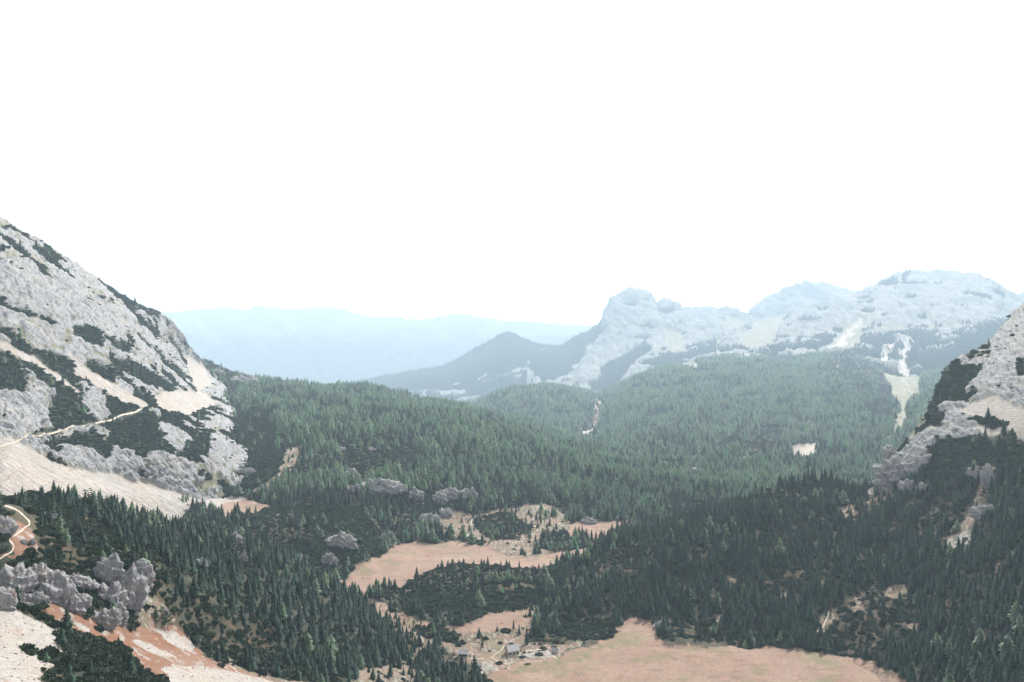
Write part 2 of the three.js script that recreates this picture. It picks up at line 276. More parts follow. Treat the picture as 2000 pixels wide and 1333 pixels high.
landform({
  key: 'near', name: 'near_slope', category: 'mountain slope', label: 'near slope of scree, orange grass and spruce falling to the huts', x0: -300, x1: 1000, step: 2.2, cover: 'mixed', wobble: 4, bump: .2, uv: 16, rockAmp: 3, rockScale: 16,
  rows: [
    [[-300, 1420, 170], [0, 1420, 200], [300, 1420, 300], [500, 1420, 400], [700, 1420, 500], [820, 1425, 540], [1000, 1480, 540]],
    [[-300, 1333, 210], [0, 1333, 250], [160, 1333, 290], [320, 1333, 350], [500, 1335, 450], [700, 1335, 555], [820, 1338, 610], [920, 1364, 615], [1000, 1380, 615]],
    [[-300, 1200, 290], [0, 1200, 330], [150, 1215, 370], [300, 1240, 430], [450, 1265, 510], [600, 1285, 590], [740, 1290, 650], [830, 1302, 675], [920, 1316, 670], [1000, 1336, 670]],
    [[-300, 1130, 340], [0, 1130, 370], [150, 1150, 400], [250, 1170, 430], [400, 1190, 510], [550, 1220, 600], [650, 1235, 655], [740, 1250, 700], [830, 1267, 720], [1000, 1294, 720]],
    [[-300, 1040, 390], [0, 1040, 400], [100, 1060, 430], [250, 1080, 490], [400, 1110, 590], [550, 1150, 680], [650, 1180, 730], [730, 1210, 765], [830, 1240, 780], [1000, 1260, 780]],
    [[-300, 1000, 440], [0, 992, 450], [100, 1012, 500], [250, 1040, 580], [400, 1066, 680], [500, 1086, 740], [580, 1110, 790], [660, 1145, 820], [740, 1205, 820], [850, 1225, 830], [1000, 1240, 830]],
    [[-300, 975, 500], [0, 968, 520], [80, 962, 570], [150, 976, 620], [250, 1012, 690], [400, 1042, 780], [480, 1058, 830], [560, 1085, 860], [640, 1130, 870], [700, 1168, 870], [760, 1195, 870], [850, 1210, 870], [1000, 1225, 870]],
  ],
  back: [[3, -.3], [8, -1.2], [18, -3.5], [40, -9], [120, -40], [260, -130]],
  areas: [
    ['forest', [60, 945], [150, 955], [330, 1010], [480, 1030], [650, 1140], [760, 1205], [820, 1260], [830, 1300], [720, 1315], [600, 1300], [500, 1290], [400, 1240], [330, 1160], [300, 1090], [200, 1030]],
    ['open', [430, 1285], [560, 1298], [700, 1312], [800, 1290], [840, 1320], [840, 1420], [560, 1420]],
    ['forest', [440, 1290], [560, 1296], [700, 1316], [690, 1335], [560, 1330], [480, 1310]],
    ['orange', [90, 1175], [180, 1195], [250, 1225], [330, 1210], [400, 1285], [470, 1310], [580, 1345], [560, 1420], [300, 1420], [220, 1290], [150, 1240], [70, 1200]],
    ['open', [255, 1170], [300, 1160], [340, 1210], [320, 1235], [270, 1220]],
    ['scree', [-300, 1170], [0, 1178], [40, 1205], [90, 1222], [145, 1247], [120, 1290], [90, 1333], [160, 1420], [-300, 1420]],
    ['scree', [310, 1232], [345, 1236], [388, 1265], [375, 1275], [330, 1258]], ['scree', [255, 1250], [300, 1262], [345, 1282], [325, 1288], [280, 1270]],
    ['scree', [320, 1300], [420, 1305], [540, 1333], [540, 1420], [340, 1420]], ['scree', [145, 1215], [180, 1232], [175, 1240], [150, 1228]],
    ['pine', [118, 1248], [150, 1240], [200, 1252], [235, 1268], [262, 1300], [318, 1331], [335, 1420], [170, 1420], [140, 1330], [115, 1285]],
    ['pine', [37, 1264], [55, 1264], [76, 1276], [70, 1282], [42, 1272]], ['pine', [82, 1276], [112, 1280], [113, 1297], [84, 1294]], ['mixed', [70, 1305], [140, 1300], [150, 1333], [110, 1345], [75, 1325]],
    ['orange', [-60, 1008], [12, 1012], [45, 1022], [66, 1042], [78, 1062], [66, 1082], [30, 1088], [-60, 1100]],
    ['pine', [-300, 1040], [0, 1045], [16, 1062], [18, 1080], [-300, 1090]],
    ['pine', [-100, 1098], [20, 1085], [60, 1075], [100, 1105], [95, 1125], [0, 1118], [-100, 1120]],
    ['pine', [130, 1120], [160, 1135], [200, 1180], [190, 1210], [150, 1190]],
    ['pasture', [0, 1150], [40, 1145], [90, 1160], [100, 1185], [40, 1190], [0, 1170]],
  ],
});
landform({
  key: 'right', name: 'right_slope', category: 'mountain slope', label: 'dark forested hill rising to the pale cliff on the right', x0: 1000, x1: 2300, step: 2.5, cover: 'forest', wobble: 6, rockAmp: 8, rockScale: 34, uv: 60, bump: .9,
  rows: [
    [[1000, 1450, 560], [1500, 1440, 560], [1750, 1420, 580], [1850, 1410, 520], [2000, 1420, 430], [2300, 1420, 380]],
    [[1000, 1360, 620], [1400, 1352, 630], [1700, 1336, 640], [1760, 1325, 620], [1850, 1320, 590], [2000, 1320, 500], [2300, 1320, 440]],
    [[1000, 1277, 700], [1200, 1272, 705], [1300, 1264, 710], [1450, 1260, 715], [1550, 1264, 705], [1650, 1277, 690], [1720, 1280, 670], [1850, 1260, 650], [2000, 1240, 580], [2300, 1240, 500]],
    [[1000, 1245, 745], [1050, 1230, 755], [1150, 1215, 760], [1250, 1206, 778], [1350, 1190, 780], [1500, 1190, 770], [1650, 1195, 750], [1800, 1190, 730], [2000, 1160, 660], [2300, 1150, 580]],
    [[1000, 1218, 800], [1060, 1190, 810], [1150, 1150, 820], [1250, 1110, 840], [1350, 1090, 850], [1500, 1090, 850], [1650, 1095, 840], [1800, 1090, 810], [1900, 1070, 780], [2000, 1050, 740], [2300, 1020, 650]],
    [[1000, 1190, 850], [1080, 1150, 870], [1150, 1100, 890], [1250, 1057, 910], [1350, 1030, 920], [1500, 1020, 930], [1650, 1010, 940], [1750, 1000, 930], [1850, 980, 890], [2000, 940, 840], [2300, 900, 750]],
    [[1000, 1182, 870], [1080, 1140, 890], [1150, 1094, 910], [1250, 1052, 935], [1350, 1022, 950], [1430, 1003, 955], [1500, 995, 970], [1600, 983, 990], [1680, 985, 980], [1760, 950, 980], [1850, 880, 960], [1900, 850, 960], [2000, 820, 930], [2300, 760, 850]],
    [[1000, 1176, 885], [1080, 1134, 910], [1150, 1090, 930], [1250, 1049, 958], [1350, 1016, 975], [1430, 994, 990], [1500, 978, 1005], [1600, 962, 1020], [1680, 975, 1015], [1720, 950, 1020], [1760, 905, 1030], [1850, 800, 1050], [1900, 770, 1060], [2000, 720, 1050], [2300, 600, 1000]],
    [[1000, 1170, 900], [1080, 1128, 930], [1150, 1086, 950], [1250, 1045, 980], [1340, 1012, 1000], [1430, 984, 1020], [1500, 960, 1040], [1560, 942, 1050], [1620, 946, 1060], [1680, 964, 1050], [1720, 922, 1060], [1760, 870, 1080], [1795, 828, 1090], [1818, 790, 1100], [1830, 755, 1120], [1855, 712, 1150], [1900, 688, 1200], [1940, 662, 1250], [1965, 630, 1270], [2000, 592, 1300], [2100, 500, 1350], [2300, 400, 1400]],
  ],
  areas: [
    ['mixed', [1580, 1200], [1700, 1160], [1800, 1150], [1780, 1240], [1680, 1285], [1620, 1275]],
    ['mixed', [1060, 1205], [1130, 1185], [1200, 1205], [1200, 1220]], ['pine', [1030, 1250], [1050, 1215], [1120, 1200], [1205, 1215], [1195, 1246], [1140, 1252], [1080, 1268]],
    ['mixed', [1290, 1262], [1300, 1225], [1380, 1215], [1450, 1240], [1445, 1262]],
    ['open', [1590, 1235], [1605, 1200], [1640, 1195], [1625, 1235]], ['open', [1660, 1170], [1690, 1160], [1690, 1195], [1668, 1200]], ['open', [1730, 1150], [1770, 1140], [1775, 1160], [1740, 1172]], ['open', [1770, 1225], [1800, 1205], [1795, 1240]],
    ['rockpine', [1690, 965], [1740, 880], [1800, 815], [1820, 750], [1850, 695], [1940, 630], [2000, 560], [2300, 350], [2300, 800], [2000, 862], [1900, 850], [1830, 868], [1790, 910], [1750, 960], [1700, 985]],
    ['rock', [1880, 700], [1950, 660], [2000, 590], [2300, 390], [2300, 760], [2000, 800], [1950, 770], [1900, 790], [1880, 760]],
    ['pinerock', [1848, 705], [1920, 672], [1942, 690], [1910, 735], [1880, 770], [1860, 800], [1828, 805], [1822, 765]],
    ['pinerock', [1850, 800], [1900, 765], [1935, 765], [1880, 815], [1840, 835]], ['pine', [1985, 715], [2000, 705], [2020, 730], [1990, 740]],
    ['scree', [1872, 805], [1940, 768], [2000, 795], [2300, 760], [2300, 880], [2000, 862], [1935, 850], [1900, 838], [1930, 820]],
    ['pine', [1890, 822], [1930, 815], [1975, 828], [1940, 838]], ['pine', [1830, 860], [1900, 855], [2000, 870], [2100, 870], [2100, 930], [1960, 930], [1900, 910], [1850, 940], [1800, 930]],
    ['open', [1895, 908], [1940, 912], [1948, 940], [1925, 970], [1935, 990], [1900, 1045], [1835, 1085], [1830, 1062], [1860, 1045], [1890, 1000], [1910, 950]],
    ['boulders', [1835, 1065], [1870, 1045], [1905, 1035], [1900, 1055], [1885, 1085], [1850, 1075]],
    ['open', [1635, 990], [1665, 985], [1680, 1000], [1660, 1030], [1640, 1020]],
    ['open', [1700, 960], [1740, 930], [1760, 950], [1730, 985], [1690, 1000]],
    ['meadow', [1000, 1419], [1010, 1296], [1080, 1287], [1140, 1264], [1200, 1245], [1208, 1215], [1250, 1207], [1285, 1225], [1285, 1250], [1300, 1264], [1450, 1262], [1560, 1268], [1650, 1283], [1705, 1292], [1790, 1345], [1800, 1419]],
  ],
});
landform({
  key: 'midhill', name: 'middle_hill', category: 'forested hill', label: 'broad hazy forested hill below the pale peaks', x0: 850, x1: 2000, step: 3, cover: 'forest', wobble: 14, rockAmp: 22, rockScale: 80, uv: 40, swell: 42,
  rows: [
    hrow(1500, [850, -20], [2000, -10]), hrow(1650, [850, -20], [1000, -8], [1150, 0], [1250, 18], [1360, 14], [1500, 18], [1650, 24], [1800, 30], [2000, 60]),
    hrow(1900, [850, -20], [1000, 0], [1150, 15], [1250, 30], [1400, 36], [1440, 44], [1580, 26], [1700, 40], [1800, 70], [2000, 100]),
    hrow(2200, [850, -20], [1000, 0], [1100, 20], [1150, 24], [1250, 50], [1400, 70], [1550, 75], [1700, 85], [1780, 100], [1900, 140], [2000, 160]),
    hrow(2500, [850, 0], [950, 46], [1000, 68], [1100, 84], [1165, 70], [1250, 108], [1400, 135], [1550, 140], [1680, 150], [1780, 140], [1850, 160], [2000, 200]),
    hrow(2750, [850, 10], [940, 88], [1000, 126], [1080, 136], [1130, 126], [1170, 105], [1250, 160], [1350, 195], [1500, 200], [1640, 210], [1700, 185], [1760, 165], [1850, 185], [2000, 220]),
    hrow(3000, [850, 0], [940, 70], [1000, 100], [1080, 110], [1150, 95], [1200, 135], [1250, 175], [1300, 205], [1380, 236], [1450, 238], [1500, 238], [1560, 243], [1640, 252], [1690, 230], [1730, 200], [1800, 180], [1900, 190], [2000, 230]),
  ],
  areas: [
    ['bare', [1540, 880], [1575, 872], [1600, 866], [1620, 880], [1590, 892], [1550, 897]],
    ['open', [1150, 845], [1158, 815], [1160, 785], [1168, 770], [1176, 790], [1170, 820], [1158, 850]], ['scree', [1116, 846], [1135, 843], [1160, 838], [1158, 846], [1148, 856]],
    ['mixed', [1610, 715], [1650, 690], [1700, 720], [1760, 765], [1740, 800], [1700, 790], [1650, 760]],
    ['pasturefar', [1715, 715], [1800, 715], [1795, 770], [1768, 800], [1770, 830], [1755, 848], [1700, 895], [1690, 890], [1745, 840], [1757, 800]],
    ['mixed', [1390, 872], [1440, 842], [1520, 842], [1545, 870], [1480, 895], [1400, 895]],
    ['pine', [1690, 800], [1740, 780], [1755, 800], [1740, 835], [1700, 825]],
    ['rock', [1310, 712], [1350, 704], [1370, 712], [1360, 722], [1320, 724]],
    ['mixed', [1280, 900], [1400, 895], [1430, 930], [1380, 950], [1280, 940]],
  ],
});
landform({
  key: 'left', name: 'left_mountain', category: 'mountain', label: 'steep pale limestone mountain with dark pine patches on the left', x0: -300, x1: 480, step: 2.2, cover: 'rockpine', wobble: 9, rockAmp: 12, rockScale: 46, uv: 100, bump: 2.2,
  rows: [
    [[-300, 1110, 640], [0, 1060, 700], [200, 1050, 880], [300, 1052, 980], [400, 1060, 1070], [480, 1075, 1120]],
    [[-300, 1000, 700], [0, 960, 760], [100, 950, 850], [200, 960, 950], [300, 972, 1050], [400, 990, 1130], [480, 1010, 1180]],
    [[-300, 880, 800], [0, 880, 850], [100, 905, 920], [200, 930, 1000], [300, 950, 1090], [380, 968, 1150], [480, 1000, 1190]],
    [[-300, 820, 860], [0, 830, 920], [100, 860, 980], [200, 880, 1050], [300, 890, 1120], [380, 905, 1200], [480, 950, 1240]],
    [[-300, 740, 940], [0, 760, 1020], [100, 790, 1080], [200, 815, 1140], [300, 830, 1230], [400, 840, 1380], [480, 890, 1350]],
    [[-300, 640, 1040], [0, 680, 1120], [100, 710, 1190], [200, 740, 1270], [300, 765, 1400], [360, 775, 1550], [420, 788, 1700], [480, 820, 1700]],
    [[-300, 520, 1170], [0, 580, 1250], [100, 610, 1330], [200, 650, 1420], [280, 690, 1550], [340, 715, 1750], [400, 740, 1900], [440, 762, 1950], [480, 795, 1950]],
    [[-300, 400, 1300], [0, 490, 1380], [100, 535, 1460], [200, 585, 1560], [280, 635, 1700], [340, 670, 1850], [390, 712, 1980], [440, 755, 2050], [480, 785, 2050]],
    [[-300, 265, 1450], [-100, 370, 1480], [0, 425, 1520], [60, 462, 1560], [100, 485, 1600], [150, 520, 1640], [200, 552, 1690], [260, 590, 1750], [300, 608, 1800], [330, 625, 1850], [355, 655, 1900], [375, 685, 1950], [395, 708, 2000], [420, 740, 2050], [480, 780, 2100]],
  ],
  areas: [
    ['pinerock', [-300, 700], [0, 690], [120, 690], [220, 720], [300, 765], [420, 800], [400, 910], [330, 905], [200, 870], [0, 850], [-300, 850]],
    ['rock', [-300, 480], [0, 500], [130, 560], [250, 640], [230, 680], [130, 640], [0, 590], [-300, 540]],
    ['pine', [60, 482], [80, 484], [112, 515], [105, 522], [70, 500]], ['pine', [-60, 482], [16, 485], [10, 490], [-60, 488]],
    ['pine', [175, 527], [215, 545], [310, 608], [308, 622], [260, 604], [262, 616], [235, 590], [195, 556]],
    ['pine', [135, 640], [180, 638], [200, 655], [200, 680], [170, 672], [140, 652]], ['pine', [205, 660], [262, 675], [250, 690], [215, 680]],
    ['pine', [200, 695], [250, 705], [340, 755], [338, 768], [290, 755], [230, 725]],
    ['pine', [20, 700], [90, 708], [140, 735], [160, 775], [165, 810], [120, 780], [60, 735]],
    ['pine', [160, 745], [210, 762], [290, 800], [255, 812], [205, 798]],
    ['pine', [210, 830], [270, 808], [320, 820], [350, 860], [385, 895], [350, 912], [270, 885], [215, 868]],
    ['pine', [75, 868], [180, 838], [212, 872], [208, 905], [140, 880], [95, 885]],
    ['pine', [70, 800], [120, 800], [170, 830], [110, 838]],
    ['scree', [-300, 850], [0, 852], [50, 868], [100, 905], [160, 918], [230, 925], [310, 955], [430, 985], [480, 1010], [480, 1070], [300, 1050], [0, 1058], [-300, 1105]],
    ['scree', [130, 690], [172, 722], [285, 788], [288, 800], [235, 785], [150, 735]], ['scree', [-100, 620], [0, 668], [70, 700], [150, 760], [160, 800], [140, 765], [60, 708], [-100, 640]],
    ['scree', [295, 775], [335, 762], [400, 768], [425, 790], [370, 812], [310, 802]],
    ['scree', [355, 690], [392, 706], [415, 755], [380, 768], [366, 725]],
    ['rock', [0, 770], [60, 760], [100, 790], [90, 840], [30, 850], [-200, 840], [-200, 770]],
    ['rock', [150, 760], [190, 755], [205, 790], [200, 825], [170, 815]], ['rock', [298, 828], [325, 828], [350, 852], [360, 880], [340, 888], [318, 862]], ['rock', [268, 900], [300, 880], [350, 895], [378, 918], [372, 945], [330, 950], [280, 930]], ['rock', [215, 885], [260, 875], [275, 920], [225, 915]], ['rock', [90, 885], [130, 872], [190, 885], [215, 912], [150, 912], [100, 900]],
  ],
});
landform({
  key: 'pyramid', name: 'wooded_peak', category: 'mountain', label: 'small blue wooded pyramid peak with a long low ridge', x0: 560, x1: 1260, step: 3, cover: 'farrock', wobble: 80, rockAmp: 45, rockScale: 190, uv: 80,
  rows: [
    hrow(3250, [560, -60], [1260, -30]), hrow(3700, [560, 40], [700, 65], [860, 105], [950, 160], [1000, 180], [1100, 190], [1260, 210]),
    [[560, 775, 4200], [660, 752, 4200], [700, 745, 4200], [760, 733, 4200], [800, 725, 4200], [850, 719, 4200], [880, 708, 4200], [920, 685, 4200], [960, 664, 4200], [975, 654, 4200], [990, 649, 4200], [1002, 651, 4200], [1020, 661, 4200], [1060, 673, 4200], [1090, 676, 4200], [1120, 668, 4200], [1260, 650, 4200]],
  ],
  areas: [['farforest', [560, 790], [700, 745], [860, 716], [990, 640], [1070, 670], [1040, 720], [940, 735], [860, 760]], ['farforest', [1000, 760], [1060, 690], [1120, 660], [1180, 640], [1100, 720], [1050, 770]]],
});
landform({
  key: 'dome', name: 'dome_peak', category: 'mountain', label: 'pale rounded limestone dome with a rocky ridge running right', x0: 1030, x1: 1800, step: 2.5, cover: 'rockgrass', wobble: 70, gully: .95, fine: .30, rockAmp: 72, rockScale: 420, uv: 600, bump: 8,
  rows: [
    hrow(3050, [1030, 0], [1800, 40]), hrow(3350, [1030, 50], [1100, 90], [1180, 120], [1250, 180], [1400, 225], [1500, 250], [1600, 255], [1800, 255]),
    [[1030, 725, 3700], [1100, 718, 3700], [1150, 700, 3700], [1200, 690, 3700], [1250, 670, 3700], [1300, 665, 3700], [1350, 670, 3700], [1400, 668, 3700], [1480, 672, 3700], [1600, 680, 3700], [1800, 690, 3700]],
    [[1030, 695, 4000], [1080, 681, 4000], [1105, 673, 4000], [1140, 653, 4000], [1160, 641, 4000], [1178, 622, 4000], [1185, 605, 4000], [1195, 589, 4000], [1210, 576, 4000], [1230, 569, 4000], [1245, 568, 4000], [1262, 573, 4000], [1275, 586, 4000], [1282, 593, 4000], [1295, 593, 4000], [1320, 598, 4000], [1345, 603, 4000], [1380, 606, 4000], [1400, 610, 4000], [1425, 606, 4000], [1450, 613, 4000], [1475, 623, 4000], [1500, 628, 4000], [1600, 640, 4000], [1800, 660, 4000]],
  ],
  areas: [
    ['farrock', [1120, 790], [1160, 745], [1300, 690], [1400, 665], [1520, 670], [1800, 690], [1800, 800]],
    ['farforest', [1030, 700], [1105, 665], [1175, 625], [1182, 650], [1120, 715], [1060, 760]],
    ['farforest', [1145, 770], [1190, 715], [1262, 672], [1272, 684], [1235, 720], [1200, 760]],
    ['pasturefar', [1295, 640], [1330, 650], [1345, 690], [1300, 690]], ['pasturefar', [1420, 615], [1500, 640], [1520, 690], [1440, 690], [1400, 660]],
    ['scree', [1460, 668], [1480, 670], [1500, 690], [1475, 692]], ['farforest', [1380, 680], [1440, 672], [1470, 692], [1380, 698]],
  ],
});
landform({
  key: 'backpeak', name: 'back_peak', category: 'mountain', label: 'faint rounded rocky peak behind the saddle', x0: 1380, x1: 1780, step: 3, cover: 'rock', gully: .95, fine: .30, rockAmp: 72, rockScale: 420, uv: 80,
  rows: [hrow(4300, [1380, 100], [1780, 200]), [[1380, 680, 4600], [1460, 650, 4600], [1560, 610, 4600], [1640, 610, 4600], [1780, 640, 4600]],
    [[1380, 690, 4900], [1440, 640, 4900], [1460, 619, 4900], [1480, 601, 4900], [1500, 583, 4900], [1530, 571, 4900], [1560, 557, 4900], [1600, 554, 4900], [1640, 561, 4900], [1665, 571, 4900], [1720, 592, 4900], [1780, 620, 4900]]],
});
landform({
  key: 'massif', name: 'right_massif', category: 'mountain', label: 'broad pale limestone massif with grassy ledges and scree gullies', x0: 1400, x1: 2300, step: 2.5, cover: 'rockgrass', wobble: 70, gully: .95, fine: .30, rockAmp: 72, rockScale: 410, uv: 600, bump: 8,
  rows: [
    hrow(2600, [1400, 30], [1700, 90], [1760, 90], [2300, 150]), hrow(2900, [1400, 150], [1600, 200], [1700, 190], [1760, 165], [1850, 185], [2000, 230], [2300, 250]),
    [[1400, 700, 3200], [1560, 684, 3200], [1640, 676, 3200], [1720, 680, 3200], [1800, 682, 3200], [1900, 660, 3200], [2000, 650, 3200], [2300, 640, 3200]],
    [[1400, 672, 3500], [1500, 655, 3500], [1560, 640, 3500], [1640, 625, 3500], [1720, 610, 3500], [1800, 605, 3500], [1900, 602, 3500], [2000, 622, 3500], [2300, 630, 3500]],
    [[1400, 665, 3800], [1440, 645, 3800], [1500, 625, 3800], [1560, 606, 3800], [1620, 592, 3800], [1660, 577, 3800], [1690, 568, 3800], [1720, 551, 3800], [1745, 539, 3800], [1790, 534, 3800], [1820, 536, 3800], [1850, 533, 3800], [1900, 541, 3800], [1940, 551, 3800], [1970, 566, 3800], [2000, 590, 3800], [2100, 620, 3800], [2300, 640, 3800]],
  ],
  areas: [
    ['farrock', [1400, 800], [1400, 690], [1560, 672], [1640, 650], [1700, 660], [1780, 650], [1850, 665], [1900, 640], [2000, 630], [2300, 630], [2300, 800]],
    ['pasturefar', [1590, 690], [1640, 655], [1690, 612], [1700, 640], [1668, 684]], ['scree', [1600, 690], [1640, 666], [1688, 622], [1684, 632], [1648, 676], [1630, 688]],
    ['pasturefar', [1440, 660], [1500, 622], [1540, 612], [1520, 660], [1470, 690]],
    ['scree', [1705, 712], [1735, 684], [1752, 660], [1745, 690], [1725, 716]], ['scree', [1752, 740], [1760, 690], [1768, 655], [1776, 690], [1768, 740]], ['scree', [1758, 750], [1766, 715], [1776, 720], [1786, 768]],
    ['farforest', [1850, 690], [1900, 660], [1960, 640], [1950, 660], [1860, 720]],
    ['farforest', [1780, 660], [1830, 650], [1840, 680], [1800, 690]], ['farforest', [1800, 700], [1850, 690], [1840, 740], [1800, 750]],
  ],
});
landform({
  key: 'corner', name: 'corner_peak', category: 'mountain', label: 'blue grey slope just showing at the right edge', x0: 1900, x1: 2400, step: 4, cover: 'farrock', rockAmp: 20, rockScale: 120, uv: 80,
  rows: [hrow(5000, [1900, 200], [2400, 300]), [[1900, 650, 5500], [1970, 595, 5500], [2000, 570, 5500], [2060, 535, 5500], [2150, 500, 5500], [2400, 480, 5500]]],
});
landform({
  key: 'range', name: 'far_range', category: 'mountain range', label: 'far mountain range almost lost in white haze', x0: -500, x1: 2500, step: 5, cover: 'far', rockAmp: 110, rockScale: 600, uv: 200, back: [[400, -60], [1500, -500]],
  rows: [hrow(5200, [-500, -150], [2500, -150]), hrow(6800, [-500, 40], [600, 0], [1200, 40], [2500, 0]), hrow(8000, [-500, 420], [300, 400], [600, 420], [800, 360], [1200, 330], [2500, 300]),
    [[-500, 620], [0, 612], [200, 618], [330, 612], [400, 607], [450, 604], [480, 608], [510, 602], [560, 606], [640, 602], [680, 611], [720, 621], [780, 624], [830, 627], [870, 620], [900, 618], [950, 622], [1000, 629], [1050, 632], [1100, 636], [1200, 640], [1400, 650], [2500, 660]].map(p => [...p, 9000])],
});
{ // the low country under and between the mountains, out to the horizon
  const g = new THREE.PlaneGeometry(50000, 24000, 30, 30).rotateX(-Math.PI / 2).translate(0, -900, -9500);
  const c = new Float32Array(g.attributes.position.count * 3); for (let i = 0; i < c.length; i += 3) c.set([.04, .05, .03], i); g.setAttribute('color', new THREE.BufferAttribute(c, 3));
  const m = new THREE.Mesh(g, groundMat(.25)); m.name = 'ground'; m.userData = { kind: 'structure', label: 'low wooded country beyond the valley', category: 'ground' }; m.receiveShadow = true; scene.add(m);
}


// ---------------------------------------------------------------- plants
const leafMat = new THREE.MeshStandardMaterial({ color: 0xffffff, vertexColors: true, roughness: .9, metalness: 0, side: THREE.DoubleSide });
const larchMat = new THREE.MeshPhysicalMaterial({ color: 0xffffff, vertexColors: true, roughness: 1, metalness: 0, side: THREE.DoubleSide, transmission: .55, thickness: 0 });
const barkMat = new THREE.MeshStandardMaterial({ color: new THREE.Color().setRGB(.10, .075, .055), roughness: .95 });
function triGeo(tris, cols) {
  const g = new THREE.BufferGeometry(); g.setAttribute('position', new THREE.Float32BufferAttribute(tris, 3)); g.setAttribute('color', new THREE.Float32BufferAttribute(cols, 3)); g.computeVertexNormals(); return g;
}
function trunkGeo(h, r, lean, rnd, col) {
  const g = new THREE.CylinderGeometry(r * .25, r, h, 5, 3, true).translate(0, h / 2 - .02, 0), p = g.attributes.position;
  for (let i = 0; i < p.count; i++) p.setX(i, p.getX(i) + lean * (p.getY(i) / h) ** 2);
  g.deleteAttribute('uv'); const ng = g.toNonIndexed(); const c = new Float32Array(ng.attributes.position.count * 3); for (let i = 0; i < c.length; i += 3) c.set(col, i); ng.setAttribute('color', new THREE.BufferAttribute(c, 3)); return ng;
}
// a conifer one metre tall: whorls of drooping boughs, each a bent, tapering spray
function coniferCrown(seed, { w = .2, start = .1, whorls = 13, boughs = 7, droop = .5, power = .85, col = [.03, .05, .03], ragged = .4, core = .55 }) {
  const r = rng(seed), T = [], C = [];
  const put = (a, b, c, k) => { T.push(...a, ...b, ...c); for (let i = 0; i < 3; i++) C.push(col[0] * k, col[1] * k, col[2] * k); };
  for (let i = 0; i < whorls; i++) {
    const t = start + (1 - start) * (i / whorls), R0 = w * Math.pow(1 - (i / whorls), power) * (i === 0 ? .75 : 1), n = Math.max(3, Math.round(boughs * (1 - .45 * i / whorls))), ph = r() * 7;
    for (let k = 0; k < n; k++) {
      const R = R0 * (1 - ragged + 2 * ragged * r()), a = ph + k * 2 * Math.PI / n + (r() - .5) * .5, ca = Math.cos(a), sa = Math.sin(a), y0 = t + .5 * (1 - start) / whorls + (r() - .5) * .02, wd = R * (.30 + .2 * r()) + .012, dr = R * droop * (.6 + .8 * r());
      const P = (q, s, dy) => [ca * q - sa * s, y0 + dy, sa * q + ca * s], k1 = .8 + .45 * r();
      const b = P(0, 0, .035), m1 = P(R * .55, wd, -dr * .35), m2 = P(R * .55, -wd, -dr * .35), mid = P(R * .5, 0, .02 - dr * .1), tip = P(R, 0, -dr);
      put(b, m1, mid, k1); put(b, mid, m2, k1); put(mid, m1, tip, k1 * 1.1); put(mid, tip, m2, k1 * 1.1);
    }
  }
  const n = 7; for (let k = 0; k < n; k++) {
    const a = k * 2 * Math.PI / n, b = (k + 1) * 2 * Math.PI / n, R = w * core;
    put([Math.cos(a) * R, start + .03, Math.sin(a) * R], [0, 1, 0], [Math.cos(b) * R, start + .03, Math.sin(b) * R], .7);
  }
  return triGeo(T, C);
}
// a rounder, older pine: clumps of needles on a bare stem
function pineCrown(seed, { col = [.032, .048, .028] }) {
  const r = rng(seed), T = [], C = [];
  for (let c = 0; c < 11; c++) {
    const a = c * 2.4 + r(), t = .32 + .62 * (c / 11), R = (.05 + .17 * Math.sin(Math.PI * (t - .1))) * (.6 + .5 * r()), cx = Math.cos(a) * R, cz = Math.sin(a) * R, cr = .075 + .05 * r();
    for (let k = 0; k < 26; k++) {
      const u = 2 * r() - 1, b = r() * 6.28, s = Math.sqrt(1 - u * u), d = [s * Math.cos(b), u * .65, s * Math.sin(b)], q = cr * (.7 + .5 * r()), k1 = .75 + .5 * r();
      const p = [cx + d[0] * q * .6, t + d[1] * q * .6, cz + d[2] * q * .6], tx = [-d[2], 0, d[0]], wd = cr * .42;
      T.push(p[0] + tx[0] * wd, p[1] - wd * .4, p[2] + tx[2] * wd, p[0] - tx[0] * wd, p[1] - wd * .4, p[2] - tx[2] * wd, cx + d[0] * q * 1.25, t + d[1] * q * 1.25 + .02, cz + d[2] * q * 1.25);
      for (let i = 0; i < 3; i++) C.push(col[0] * k1, col[1] * k1, col[2] * k1);
    }
  }
  return triGeo(T, C);
}
